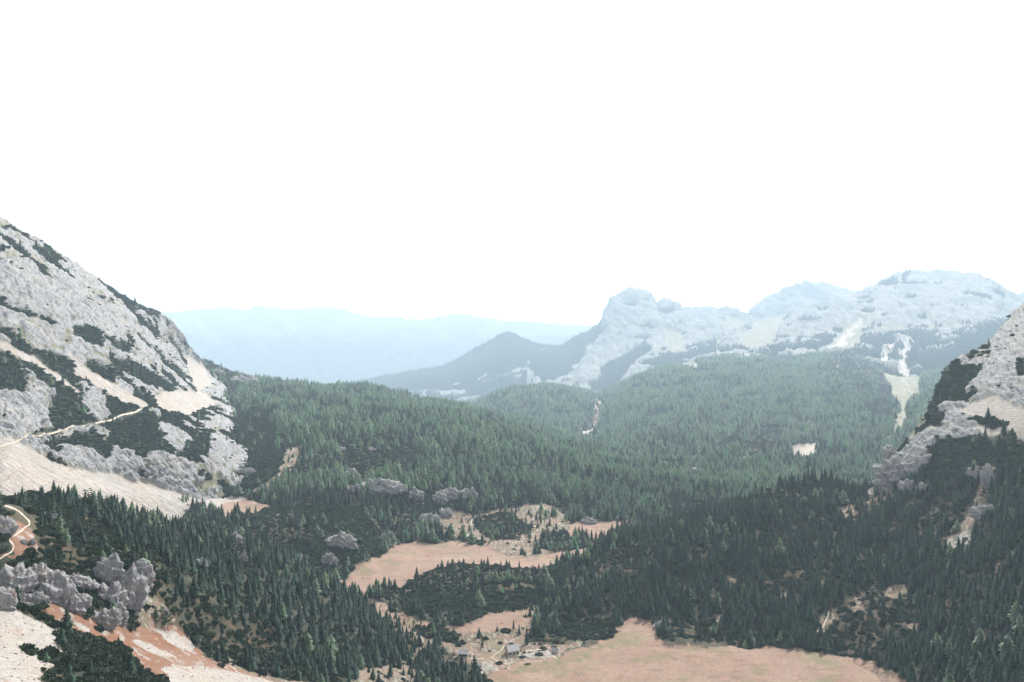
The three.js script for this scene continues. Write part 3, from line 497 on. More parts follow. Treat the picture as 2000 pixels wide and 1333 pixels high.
// dwarf pine, one metre across: a low mound of upturned shoots
function dwarfPine(seed, { col = [.012, .029, .013], n = 64, tall = .5 }) {
  const r = rng(seed), T = [], C = [];
  for (let k = 0; k < n; k++) {
    const a = r() * 6.283, q = Math.sqrt(r()) * .5, h = tall * Math.sqrt(Math.max(.08, 1 - 3.4 * q * q)) * (.65 + .5 * r()), cx = Math.cos(a) * q, cz = Math.sin(a) * q, o = .09 + .1 * r(), k1 = .7 + .6 * r();
    const top = [cx + Math.cos(a) * .12 * q / .5, h, cz + Math.sin(a) * .12 * q / .5];
    for (let i = 0; i < 3; i++) {
      const b = i * 2.094 + r(), c = (i + 1) * 2.094 + r() * .5;
      T.push(cx + Math.cos(b) * o, h - .2 * (.6 + r()), cz + Math.sin(b) * o, ...top, cx + Math.cos(c) * o, h - .2 * (.6 + r()), cz + Math.sin(c) * o);
      for (let j = 0; j < 3; j++) C.push(col[0] * k1, col[1] * k1, col[2] * k1);
    }
  }
  for (let ring = 0; ring < 2; ring++) for (let k = 0; k < 9; k++) {     // the dark mat of old stems below
    const a = k * .698, b = (k + 1) * .698, R0 = [.48, .34][ring], R1 = [.34, .0][ring], h0 = [-.12, tall * .5][ring], h1 = [tall * .5, tall * .72][ring];
    const q = (t, R, h) => [Math.cos(t) * R, h, Math.sin(t) * R];
    T.push(...q(a, R0, h0), ...q(b, R1, h1), ...q(b, R0, h0), ...q(a, R0, h0), ...q(a, R1, h1), ...q(b, R1, h1)); for (let j = 0; j < 6; j++) C.push(col[0] * .75, col[1] * .75, col[2] * .75);
  }
  return triGeo(T, C);
}
const SPRUCE = [.009, .029, .017], LARCH = [.075, .165, .072], PINEC = [.018, .04, .016];
const spruces = [[11, .21], [12, .245], [13, .19], [14, .26], [15, .225]].map(([s, w]) => ({ crown: coniferCrown(s, { w, col: SPRUCE }), trunk: trunkGeo(.9, .016, .01, null, [.07, .055, .045]) }));
const larches = [[21, .24], [22, .30], [23, .27]].map(([s, w]) => ({ crown: coniferCrown(s, { w, col: LARCH, start: .16, boughs: 6, droop: .3, ragged: .38, core: .45, power: .6 }), trunk: trunkGeo(.92, .016, .015, null, [.09, .065, .05]) }));
const pines = [31, 32, 33].map(s => ({ crown: pineCrown(s, { col: PINEC }), trunk: trunkGeo(.85, .02, .05, null, [.09, .065, .05]) }));
const KINDS = { spruce: spruces, larch: larches, pine: pines };
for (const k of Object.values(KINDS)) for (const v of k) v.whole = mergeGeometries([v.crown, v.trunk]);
const mats2 = [41, 42, 43, 44].map((s, i) => dwarfPine(s, { tall: [.42, .5, .36, .6][i] }));

const HIDDEN_BY = { valley: ['near', 'right'], left: ['near'], midhill: ['valleyLeft', 'right'], pyramid: ['valley', 'midhill'], dome: ['midhill'], massif: ['midhill', 'right'], right: [], near: [] };
const trees = [], shrubs = [], stones = [];
const TRODDEN = { left: [5, [-20, 882], [20, 868], [60, 857], [110, 845], [170, 832], [215, 822], [240, 812], [262, 808], [276, 800]], near: [7, [-12, 1098], [8, 1086], [22, 1076], [26, 1067], [18, 1053], [34, 1043], [48, 1032], [57, 1022], [50, 1013], [42, 1005], [30, 997], [8, 990]] };
function trodden(key, px, py) {                     // nothing grows on the two big trails
  const t = TRODDEN[key]; if (!t) return false;
  for (let i = 1; i < t.length - 1; i++) { const a = t[i], b = t[i + 1], u = clamp(((px - a[0]) * (b[0] - a[0]) + (py - a[1]) * (b[1] - a[1])) / ((b[0] - a[0]) ** 2 + (b[1] - a[1]) ** 2)); if (Math.hypot(px - a[0] - u * (b[0] - a[0]), py - a[1] - u * (b[1] - a[1])) < t[0]) return true; }
  return false;
}
const r0 = rng(777);
for (const [key, blockers] of Object.entries(HIDDEN_BY)) {
  const L = LAND[key], { nx, nf, P, S, cover } = L;
  const crests = blockers.map(q => { const b = q.replace('Left', ''); return [LAND[b], Array.from({ length: nx }, (_, i) => { const px = S[i * 2]; return px >= LAND[b].x0 && px <= LAND[b].x1 && !(b === 'near' && px > 740) && !(b === 'right' && px < 1100) && !(q !== b && px > 1170) ? LAND[b].crest(px) : Infinity; })]; });
  for (let j = 0; j < nf - 1; j++) for (let i = 0; i < nx - 1; i++) {
    const n = j * nx + i, k = COVER[cover[n]]; if (!k || !(k.trees || k.shrubs || k.stones)) continue;
    const px = S[n * 2], py = S[n * 2 + 1]; if (px < -90 || px > 2090 || py > 1400) continue;
    if (crests.some(([, c]) => py > c[i] + 22) || trodden(key, px, py)) continue;
    if (key === 'near' && px < 66 && py > 1004 && py < 1104 && cover[n] === 'mixed') continue;
    const ax = P[n * 3 + 3] - P[n * 3], az = P[n * 3 + 5] - P[n * 3 + 2], bx = P[(n + nx) * 3] - P[n * 3], bz = P[(n + nx) * 3 + 2] - P[n * 3 + 2];
    const area = Math.abs(ax * bz - az * bx);
    const place = (dens, f) => { let m = area * dens; m = Math.floor(m) + (r0() < m % 1 ? 1 : 0); while (m-- > 0) { const u = r0(), v = r0(), q = t => (P[n * 3 + t] * (1 - u) + P[n * 3 + 3 + t] * u) * (1 - v) + (P[(n + nx) * 3 + t] * (1 - u) + P[(n + nx + 1) * 3 + t] * u) * v; f(q(0), q(1), q(2)); } };
    if (k.trees) place(k.trees * ((cover[n] === 'mixed' && (key === 'midhill' || key === 'valley' && py < 930) ? .45 : 1) * (key === 'midhill' ? .30 : key === 'valley' && py < 930 ? .56 : key === 'near' || key === 'right' ? 1.25 : 1)), (x, y, z) => {  // far mixed stands thinned so dark mats stand in for shaded hollows
      if (key === 'valley' && px > 870 && px < 1110 && py > 1248 && py < 1312) return; if (key === 'right' && px < 1135 && py > 1222) return;      // the ground round the huts is kept clear
      const d = Math.hypot(x, z), g = fbm(x / 130, 7, z / 130, 3), e = r0();
      const kind = cover[n] === 'farforest' ? 'spruce' : e < (cover[n] === 'open' ? .2 : key === 'near' || key === 'right' ? .03 : key === 'valley' && py < 970 || key === 'midhill' ? .62 : key === 'valley' ? .2 : .08) + g * (key === 'near' || key === 'right' ? .3 : 1.5) ? 'larch' : e > .94 && d < 1300 ? 'pine' : 'spruce';
      let h = (kind === 'pine' ? 9.5 : 14) * (.45 + .85 * r0() ** 1.2) * (1 + .3 * g); if (cover[n] !== 'forest' && cover[n] !== 'farforest') h *= .72; if (key === 'near') h *= .88; if (key === 'midhill') h *= 2.0; else if (d > 1500) h *= 1.5; else if (d > 1100) h *= 1.15; if (cover[n] === 'farforest') h *= 1.15;
      trees.push({ x, y, z, h, kind, key, cover: cover[n], px, py, s: h / d, v: Math.floor(r0() * 99), a: r0() * 6.28, f: (d < 1100 ? 1.05 : .9) + .4 * r0(), c: (q => [q * (.7 + .6 * r0()), q * (.85 + .3 * r0()), q * (.75 + .5 * r0())])(.65 + .7 * r0()) });
    });
    const dS = Math.hypot(P[n * 3], P[n * 3 + 2]);
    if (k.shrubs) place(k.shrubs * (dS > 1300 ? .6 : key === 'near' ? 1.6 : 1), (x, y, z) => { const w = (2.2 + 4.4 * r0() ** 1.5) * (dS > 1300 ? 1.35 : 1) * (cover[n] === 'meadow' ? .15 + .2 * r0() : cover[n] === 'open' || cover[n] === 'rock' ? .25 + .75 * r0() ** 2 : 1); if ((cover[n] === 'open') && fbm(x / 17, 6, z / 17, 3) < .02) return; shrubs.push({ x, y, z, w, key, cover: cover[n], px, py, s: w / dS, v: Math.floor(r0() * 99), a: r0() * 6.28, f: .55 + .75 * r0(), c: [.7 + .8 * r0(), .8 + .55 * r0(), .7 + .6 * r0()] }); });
    if (k.stones && dS < 1250) place(k.stones * clamp(1.4 - dS / 1000, .25, 1), (x, y, z) => { const w = .35 + 1.5 * r0() ** 4 * (cover[n] === 'boulders' ? 2 : 1); stones.push({ x, y, z, w, key, v: Math.floor(r0() * 99), a: r0() * 6.28, f: .5 + .5 * r0() }); });
  }
}
console.log('trees', trees.length, 'shrubs', shrubs.length, 'stones', stones.length);
const nameCount = {};
const numbered = n => { const k = nameCount[n] = (nameCount[n] ?? -1) + 1; return k ? `${n}_${String(k).padStart(3, '0')}` : n; };
function tag(o, label, category, group, kind) { o.userData.label = label; if (category) o.userData.category = category; if (group) o.userData.group = group; if (kind) o.userData.kind = kind; o.traverse(m => { if (m.isMesh) m.castShadow = m.receiveShadow = true; }); return o; }
const M4 = new THREE.Matrix4(), Q = new THREE.Quaternion(), UPV = new THREE.Vector3(0, 1, 0), COL = new THREE.Color();
function instances(name, geo, mat, list, scaleOf, parent) {
  if (!list.length) return; const m = new THREE.InstancedMesh(geo, mat, list.length); m.name = name;
  list.forEach((t, i) => { const s = scaleOf(t); M4.compose(new THREE.Vector3(t.x, t.y, t.z), Q.setFromAxisAngle(UPV, t.a), new THREE.Vector3(...s)); m.setMatrixAt(i, M4); if (t.c) m.setColorAt(i, COL.setRGB(...t.c)); });
  m.castShadow = m.receiveShadow = true; parent.add(m); return m;
}
const WHERE = { near: 'on the near slope left of the huts', right: 'on the dark hill right of the meadow', valley: 'along the valley floor and plateau', midhill: 'on the hazy middle hill', left: 'on the left mountain', pyramid: 'on the blue pyramid peak', dome: 'below the dome peak', massif: 'below the right massif' };
const stand = t => {
  if (t.key === 'near') return t.px < 300 ? 'on the shrubby shoulder above the orange slope' : t.cover === 'open' || t.py > 1290 ? 'among dry grass below the dense left stand' : 'in the dense dark stand left of the huts';
  if (t.key === 'right') return t.px > 1800 ? 'high on the shaded slope under the right cliff' : t.px < 1250 ? 'on the wooded spur right of the main hut' : 'in the dark forest behind the big meadow';
  if (t.key === 'valley') return t.px > 760 && t.px < 1000 && t.py > 1255 ? 'in the dark clump below the small hut' : t.px > 720 && t.px < 1080 && t.py > 1095 && t.py < 1225 ? 'on the wooded islet between the meadows' : t.cover === 'open' ? 'scattered on dry ground around the huts' : 'on the forested rise behind the meadows';
  return WHERE[t.key];
};
// the 300 trees that show largest stand as things of their own
trees.sort((a, b) => b.s - a.s);
let single = 0; const inView = t => t.px > 0 && t.px < 2000 && t.py < 1345, rest = [];
const protoTree = {};
for (const [kind, list] of Object.entries(KINDS)) protoTree[kind] = list.map(v => { const g = new THREE.Group(), c = new THREE.Mesh(v.crown, kind === 'larch' ? larchMat : leafMat), t = new THREE.Mesh(v.trunk, barkMat); c.name = 'crown'; t.name = 'trunk'; g.add(t, c); return g; });
const KINDWORD = { spruce: 'dark conical spruce', larch: 'paler yellow green larch', pine: 'round crowned pine' };
for (const t of trees) {
  if (single < 300 && inView(t)) {
    single++; const g = protoTree[t.kind][t.v % protoTree[t.kind].length].clone(); g.name = numbered(`${t.kind}_tree`);
    g.position.set(t.x, t.y - .2, t.z); g.rotation.y = t.a; g.scale.set(t.h * t.f, t.h, t.h * t.f); scene.add(g); { const w = `${t.h > 16.5 ? 'very tall' : t.h > 13.5 ? 'tall' : t.h > 10.5 ? 'mid sized' : 'short'}${t.f < 1.15 ? ' slim' : t.f > 1.33 ? ' broad' : ''}`; tag(g, `${w} ${KINDWORD[t.kind]} ${stand(t)}`, 'tree', `${w} ${t.kind} trees ${stand(t)}`); }
  } else rest.push(t);
}
for (const key of Object.keys(HIDDEN_BY)) {
  const L = rest.filter(t => t.key === key); if (!L.length) continue; const g = new THREE.Group(); g.name = numbered('conifer_forest');
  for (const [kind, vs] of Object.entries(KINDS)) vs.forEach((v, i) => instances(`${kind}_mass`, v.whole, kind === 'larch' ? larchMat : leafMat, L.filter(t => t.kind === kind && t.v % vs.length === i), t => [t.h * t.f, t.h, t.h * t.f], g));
  scene.add(g); tag(g, `mass of conifers ${WHERE[key]}`, 'forest', null, 'stuff');
}
shrubs.sort((a, b) => b.s - a.s); single = 0; const restS = [];
const shrubStand = t => t.py > 1235 && t.px < 340 ? 'in the dark thicket on the scree' : t.px < 130 ? 'beside the trail on the rocky shoulder' : 'along the shoulder above the grey crags';
for (const t of shrubs) {
  if (single < 200 && inView(t) && t.key === 'near') {
    single++; const m = new THREE.Mesh(mats2[t.v % 4], leafMat); m.name = numbered('dwarf_pine'); m.position.set(t.x, t.y, t.z); m.rotation.y = t.a; m.scale.set(t.w, t.w * t.f * .9, t.w); scene.add(m); { const w = `${t.w > 5.2 ? 'wide' : t.w > 3.6 ? 'mid sized' : 'small'} ${t.f > .95 ? 'mounded' : 'flat'}`; tag(m, `${w} dark dwarf pine ${shrubStand(t)}`, 'shrub', `${w} dwarf pines ${shrubStand(t)}`); }
  } else restS.push(t);
}
for (const key of Object.keys(HIDDEN_BY)) {
  const L = restS.filter(t => t.key === key); if (!L.length) continue; const g = new THREE.Group(); g.name = numbered('dwarf_pine_scrub');
  mats2.forEach((v, i) => instances('dwarf_pine_mass', v, leafMat, L.filter(t => t.v % 4 === i), t => [t.w, t.w * t.f * .9, t.w], g)); scene.add(g); tag(g, `dark mats of dwarf pine ${WHERE[key]}`, 'scrub', null, 'stuff');
}


// ---------------------------------------------------------------- rocks
// one angular block: a ball cut by random planes
function blockGeo(r, detail, sx, sy, sz) {
  const g = new THREE.IcosahedronGeometry(1, detail), p = g.attributes.position, pl = [], v = new THREE.Vector3();
  const plane = (x, y, z, d) => { x += (r() - .5) * .55; y += (r() - .5) * .45; z += (r() - .5) * .55; const l = Math.hypot(x, y, z); pl.push([x / l, y / l, z / l, d]); };
  for (const q of [-1, 1]) { plane(q, 0, 0, .5 + .2 * r()); plane(0, q, 0, .6 + .2 * r()); plane(0, 0, q, .5 + .2 * r()); }
  for (let k = 0; k < 3; k++) plane((r() - .5) * 2, r() * .8, (r() - .5) * 2, .62 + .15 * r());
  const o = r() * 50;
  for (let i = 0; i < p.count; i++) {
    v.fromBufferAttribute(p, i); let m = 1; for (const c of pl) { const d = c[0] * v.x + c[1] * v.y + c[2] * v.z; if (d > .01) m = Math.min(m, c[3] / d); }
    m *= 1 + .05 * noise3(v.x * 9 + o, v.y * 5, v.z * 9); p.setXYZ(i, v.x * m * sx, v.y * m * sy, v.z * m * sz);
  }
  return g;
}
function finishRock(g, seed) {
  const p = g.attributes.position, c = new Float32Array(p.count * 3), uv = new Float32Array(p.count * 2), o = (seed * 13.7) % 91;
  for (let i = 0; i < p.count; i++) {
    const x = p.getX(i), y = p.getY(i), z = p.getZ(i), f = fbm(x / 2 + o, y / 3, z / 2, 3), w = fbm(x / 7, y / 4 + o, z / 7, 3);
    let k = mix3(mix3(C3.rock, C3.rockDark, .75 * sstep(.0, .45, f)), C3.rockWarm, sstep(.0, .4, w) * .7); k = mix3(k, C3.orange, .55 * sstep(.24, .36, fbm(x / 4 + 5, y / 2, z / 4 + o, 3))); c.set([k[0] * 1.1, k[1] * 1.07, k[2] * 1.07], i * 3);
    { const st = noise3(x / 1.3 + o, y / 8, z / 1.3); const q = 1 - .3 * sstep(.12, .5, st); c[i * 3] *= q; c[i * 3 + 1] *= q; c[i * 3 + 2] *= q; } uv[i * 2] = (x + z * .6) / 9; uv[i * 2 + 1] = (y + z * .4) / 9;
  }
  g.setAttribute('color', new THREE.BufferAttribute(c, 3)); g.setAttribute('uv', new THREE.BufferAttribute(uv, 2)); g.computeVertexNormals(); return g;
}
function rockGeo(seed, detail, w, h, d) {
  const r = rng(Math.round(seed * 97));
  if (detail <= 4) return finishRock(blockGeo(r, 2, w * .5, h * .5, d * .5), seed);
  const g = new THREE.IcosahedronGeometry(1, detail > 8 ? 26 : 12), p = g.attributes.position, ox = r() * 300, oz = r() * 300, rs = Math.min(h, w) * .62, saw = t => { const q = t - Math.floor(t); return q < .8 ? q / .8 : (1 - q) / .2; }, e = t => Math.sign(t) * Math.pow(Math.abs(t), .6);
  for (let i = 0; i < p.count; i++) {
    let X = e(p.getX(i)), Y = e(p.getY(i)), Z = e(p.getZ(i)); const l = Math.hypot(X, Y, Z), b = (.7 + .3 / l) / l; X *= b; Y *= b; Z *= b;
    const prof = .62 + .5 * noise3(X * w / (h * .55) + ox, 2, oz) + .2 * noise3(X * w / (h * .2) + ox, 5, oz);
    let x = X * w * .5, y = Y * h * .62 * (Y > 0 ? clamp(prof + .3, .35, 1.15) : .8), z = Z * d * .5;
    const w1 = noise3((x + ox) / (rs * 1.6), y / (rs * 1.6), (z + oz) / (rs * 1.6)), bed = y * .9 + x * .35;
    const k = rs * (.40 * ridged((x + ox) / (rs * .75), y / (rs * 3), (z + oz) / (rs * .75), 4, .5) + .16 * saw(bed / (rs * .45) + 1.1 * w1) + .13 * ridged((x + ox) / (rs * .26), y / (rs * .6), (z + oz) / (rs * .26), 3, .6) - .22);
    const n = Math.hypot(X, Y, Z) || 1; p.setXYZ(i, x + X / n * k, y + Y / n * k * .5 + h * .22, z + Z / n * k);
  }
  return finishRock(g, seed);
}
const rockMat = new THREE.MeshStandardMaterial({ vertexColors: true, map: grain, bumpMap: grainBump, bumpScale: .3, roughness: .95 });
function crag(key, px, py, wpx, hpx, label, { name = 'rock_outcrop', category = 'rock', depth = .6, turn = 0, detail = 20, tilt = 0 } = {}) {
  const p = LAND[key].at(px, py), d = Math.hypot(p.x, p.z), w = wpx * d / F, h = hpx * d / F;
  const m = new THREE.Mesh(rockGeo(px * .37 + py, detail, w, h, w * depth), rockMat); m.name = numbered(name); m.position.copy(p); m.rotation.set(0, Math.atan2(-p.x, -p.z) + turn, tilt); scene.add(m); return tag(m, label, category);
}
const crags = [
  ['near', 4, 1042, 34, 34, 'pale rounded crag beside the bend of the trail, left edge'],
  ['near', 20, 1150, 75, 46, 'grey fluted crag at the left edge above the scree', { depth: .8 }], ['near', 75, 1150, 62, 50, 'middle block of the grey crag band above the scree'],
  ['near', 105, 1168, 60, 58, 'tallest grey block ending the crag band above the scree', { turn: .3 }], ['near', 146, 1190, 42, 44, 'ragged grey block at the lower right end of the crag band', { turn: .4 }],
  ['near', 70, 1178, 32, 20, 'smooth grey boulder lying under the crag band', { name: 'boulder', detail: 12 }], ['near', 44, 1174, 22, 14, 'flat grey boulder left of the smooth boulder under the crags', { name: 'boulder', detail: 12 }], ['near', 4, 1190, 36, 44, 'pale block cut off by the left edge above the scree'], ['near', 52, 1190, 16, 9, 'small pale boulder at the top of the white scree', { name: 'boulder', detail: 8 }],
  ['near', 152, 1142, 62, 20, 'low reddish ledge of rock above the dark pine gully', { tilt: -.35 }],
  ['near', 208, 1140, 42, 62, 'leaning pale rock rib above the big crag', { tilt: -.25 }], ['near', 216, 1178, 48, 48, 'grey shoulder of rock left of the big crag'],
  ['near', 252, 1182, 52, 80, 'big fluted grey crag face above the orange slope', { depth: .7 }], ['near', 276, 1150, 38, 52, 'right hand buttress of the big crag with orange grass', { depth: .7 }],
  ['near', 204, 1222, 46, 36, 'dark fronted block at the foot of the big crag'], ['near', 233, 1218, 22, 44, 'narrow pillar between the big crag and the orange slope'],
  ['near', 46, 1062, 10, 10, 'small white rock below the trail bend', { name: 'boulder', detail: 6 }], ['near', 62, 1064, 9, 12, 'narrow white rock below the trail, beside a bush', { name: 'boulder', detail: 6 }],
  ['near', 322, 1206, 14, 16, 'smooth blue grey slab among the spruces', { name: 'boulder', detail: 8 }], ['near', 455, 1068, 30, 26, 'pale rock at the top of the bare gully in the forest'], ['near', 392, 1115, 20, 24, 'pale leaning rock in the dense stand'],
  ['near', 475, 1098, 12, 22, 'thin white rock rib right of the bare gully'], ['near', 100, 1008, 22, 14, 'pale rock ledge among shrubs above the trail'],
  ['valley', 742, 966, 100, 34, 'broad grey cliff above the small trail on the plateau edge', { depth: .35 }], ['valley', 686, 936, 22, 22, 'pale block left above the broad grey cliff'], ['valley', 690, 962, 46, 18, 'low rock step at the left foot of the broad cliff', { depth: .4 }],
  ['valley', 812, 978, 26, 30, 'grey rock pillar right of the broad cliff'], ['valley', 858, 985, 26, 30, 'reddish grey rock pillar among spruces'], ['valley', 880, 975, 36, 26, 'blue grey rock wall behind spruces on the plateau edge', { depth: .4 }], ['valley', 913, 980, 36, 30, 'pale rock wall at the right end of the plateau edge', { depth: .4 }],
  ['valley', 665, 1066, 52, 30, 'pale rock patch on the dark pine knoll', { depth: .5 }], ['valley', 690, 1074, 18, 14, 'small rock tongue right of the pale patch on the knoll'], ['valley', 640, 1102, 26, 26, 'rock strip on the lower flank of the pine knoll', { tilt: -.5, depth: .4 }], ['valley', 575, 1098, 22, 26, 'grey rock strip left on the pine knoll', { tilt: -.5, depth: .4 }], ['valley', 517, 1125, 38, 42, 'grey rock slope at the foot of the pine knoll', { tilt: -.4, depth: .5 }],
  ['valley', 838, 1026, 40, 26, 'pale rock patch among spruces right of the trail fork', { depth: .4 }], ['valley', 870, 1008, 24, 20, 'small grey rock patch above the pale patch in the spruces'],
  ['valley', 660, 880, 26, 10, 'low white rock band in the plateau forest', { depth: .4 }], ['valley', 590, 868, 34, 10, 'white rock strip near the grassy hollow on the plateau', { depth: .4 }], ['valley', 725, 882, 16, 9, 'small white rock in the plateau forest'], ['valley', 755, 842, 18, 12, 'pale knob of rock high in the plateau forest'],
  ['valley', 480, 925, 32, 12, 'low pale rock band below the dark pine slope', { depth: .4 }], ['valley', 385, 815, 24, 10, 'white rock ledge on the dark pine slope, upper', { depth: .4 }], ['valley', 408, 828, 22, 13, 'white rock ledge on the dark pine slope, lower', { depth: .4 }],
  ['valley', 425, 732, 20, 12, 'bare crag left on the wooded saddle skyline'], ['valley', 478, 752, 46, 26, 'pale crag on the wooded saddle below the mountain', { depth: .5 }],
  
  ['midhill', 1365, 944, 104, 28, 'long grey cliff band across the forest floor', { depth: .3 }], ['midhill', 1296, 940, 30, 20, 'pale rock left of the long forest cliff band'], ['midhill', 1215, 945, 30, 20, 'faint grey rock among far spruces', { depth: .4 }], 
  ['right', 1752, 945, 60, 52, 'pale pitted cliff above the spruces on the right slope', { depth: .5, tilt: .5 }], ['right', 1795, 918, 70, 24, 'slanting rock rib beside the pitted cliff', { depth: .4, tilt: .7 }], ['right', 1772, 960, 30, 24, 'small pale rock under the slanting rib'], ['right', 1802, 962, 20, 20, 'pale block right of the slanting rib'],
  ['right', 1740, 850, 26, 30, 'grey rock step at the foot of the right cliff'], ['right', 1930, 948, 18, 40, 'pale rock gully wall high on the right slope'], ['right', 1905, 935, 26, 20, 'pale rock at the top of the grassy gully'], ['right', 1922, 1010, 40, 24, 'dark wet looking rock beside the grassy gully'],
  ['right', 1290, 1226, 32, 14, 'sloping white rock slab by the meadow notch', { tilt: .6, depth: .5 }], ['right', 1350, 1000, 14, 12, 'brown rock knob in the dark forest'],
  ['valley', 1150, 1022, 30, 14, 'grey rock at the foot of the far spruces behind the small meadow'], ['valley', 1215, 1016, 22, 10, 'pale rock at the back of the small far meadow'],
];
for (const c of crags) crag(...c);
{ // loose stones on scree and in boulder fields: nobody could count them
  const gs = [1, 2, 3].map(k => { return rockGeo(k * 5.1, 2, 1, .8, .9); });
  const g = new THREE.Group(); g.name = 'rubble'; for (const t of stones) t.c = [1.7 + .5 * Math.sin(t.a * 7), 1.65 + .48 * Math.sin(t.a * 7), 1.58 + .45 * Math.sin(t.a * 7)];
  gs.forEach((v, i) => instances('stone_mass', v, rockMat, stones.filter(t => t.v % 3 === i), t => [t.w, t.w * t.f, t.w * .9], g)); scene.add(g); tag(g, 'pale loose stones strewn over scree, slopes and boulder fields', 'rubble', null, 'stuff');
}
// ---------------------------------------------------------------- trails
const trailMat = new THREE.MeshStandardMaterial({ color: new THREE.Color().setRGB(.52, .45, .38), map: grain, roughness: .95, side: THREE.DoubleSide });
function trail(key, w, pts, label) {
  const cv = new THREE.CatmullRomCurve3(pts.map(p => new THREE.Vector3(p[0], p[1], 0))), n = Math.round(cv.getLength() / 1.2) + 2, pos = [], uv = [], idx = [];
  for (let i = 0; i <= n; i++) {
    const q = cv.getPoint(i / n), t = cv.getTangent(i / n), ww = w * (.75 + .5 * noise3(q.x / 9, q.y / 9, 3) ** 2 + .2 * noise3(q.x / 4, 1, q.y / 4)) / 2;
    for (const s of [-1, 1]) { const p = LAND[key].at(q.x - t.y * ww * s, q.y + t.x * ww * s * .8); pos.push(p.x, p.y + (key === 'left' ? .9 : .22), p.z); uv.push(p.x / 8, p.z / 8); }
    if (i) { const a = i * 2; idx.push(a - 2, a - 1, a, a - 1, a + 1, a); }
  }
  const g = new THREE.BufferGeometry(); g.setAttribute('position', new THREE.Float32BufferAttribute(pos, 3)); g.setAttribute('uv', new THREE.Float32BufferAttribute(uv, 2)); g.setIndex(idx); g.computeVertexNormals();
  const m = new THREE.Mesh(g, trailMat); m.name = numbered('path'); scene.add(m); tag(m, label, 'path', null, 'structure');
}
trail('left', 4.6, [[-20, 882], [20, 868], [60, 857], [110, 845], [170, 832], [215, 822], [240, 812], [262, 808], [276, 800]], 'pale hiking trail crossing the foot of the left mountain');
trail('near', 3.8, [[-12, 1098], [8, 1086], [22, 1076], [26, 1067], [18, 1053], [34, 1043], [48, 1032], [57, 1022], [50, 1013], [42, 1005], [30, 997], [8, 990]], 'pale trail winding round the crag at the left edge');
trail('valley', 2.4, [[908, 1052], [916, 1041], [920, 1024], [924, 1013], [938, 1008]], 'thin trail climbing out of the upper meadow');
trail('valley', 1.8, [[705, 994], [760, 990], [840, 982], [930, 977]], 'thin straight trail under the broad grey cliff');
trail('valley', 1.8, [[800, 1232], [818, 1243], [826, 1252], [824, 1262]], 'trail going down beside the strip of dwarf pines');
trail('valley', 2, [[884, 1280], [905, 1282], [925, 1287], [945, 1288]], 'trail leading from the small hut');
trail('valley', 2, [[962, 1286], [968, 1291], [978, 1296], [992, 1299]], 'pale curved track below the main hut'); trail('valley', 2, [[958, 1287], [967, 1280], [978, 1272], [985, 1262]], 'track passing left of the main hut'); trail('valley', 2.4, [[1018, 1276], [1040, 1272], [1062, 1272], [1076, 1280], [1088, 1288]], 'pale track running right from the main hut');
trail('valley', 2, [[494, 985], [515, 977], [535, 967], [550, 958]], 'faint trail on the pink hollow under the plateau'); trail('midhill', 2.5, [[1574, 894], [1577, 902], [1571, 910], [1576, 920]], 'pale track below the far clearing');
trail('right', 4, [[1676, 1090], [1682, 1108], [1697, 1125], [1712, 1142], [1726, 1160]], 'pale dry gully running down through the dark forest'); trail('right', 3.5, [[1620, 1196], [1614, 1212], [1606, 1230], [1600, 1240]], 'short pale gully above the meadow edge');

// ---------------------------------------------------------------- huts
const M = (r, g, b, o = {}) => new THREE.MeshStandardMaterial({ color: new THREE.Color().setRGB(r, g, b), roughness: .85, ...o });
const plankTex = dataTex(128, (u, v) => .78 + .16 * tileNoise(u, v, 9, 4) + (Math.abs((v * 8) % 1 - .5) > .44 ? -.25 : 0));
const wood = M(.30, .22, .17, { map: plankTex }), woodDark = M(.10, .065, .045, { map: plankTex }), plaster = M(.42, .36, .32), roofGrey = M(.42, .42, .445, { map: grain }), roofDark = M(.26, .26, .28, { map: grain }), glass = new THREE.MeshPhysicalMaterial({ color: new THREE.Color().setRGB(.02, .025, .03), roughness: .15 }), fascia = M(.30, .17, .15), stoneWall = M(.30, .285, .27, { map: grain }), frameW = M(.5, .46, .42);
function box(name, mat, parent, w, h, d, x, y, z) { const m = new THREE.Mesh(new THREE.BoxGeometry(w, h, d), mat); m.name = name; m.position.set(x, y, z); parent.add(m); return m; }
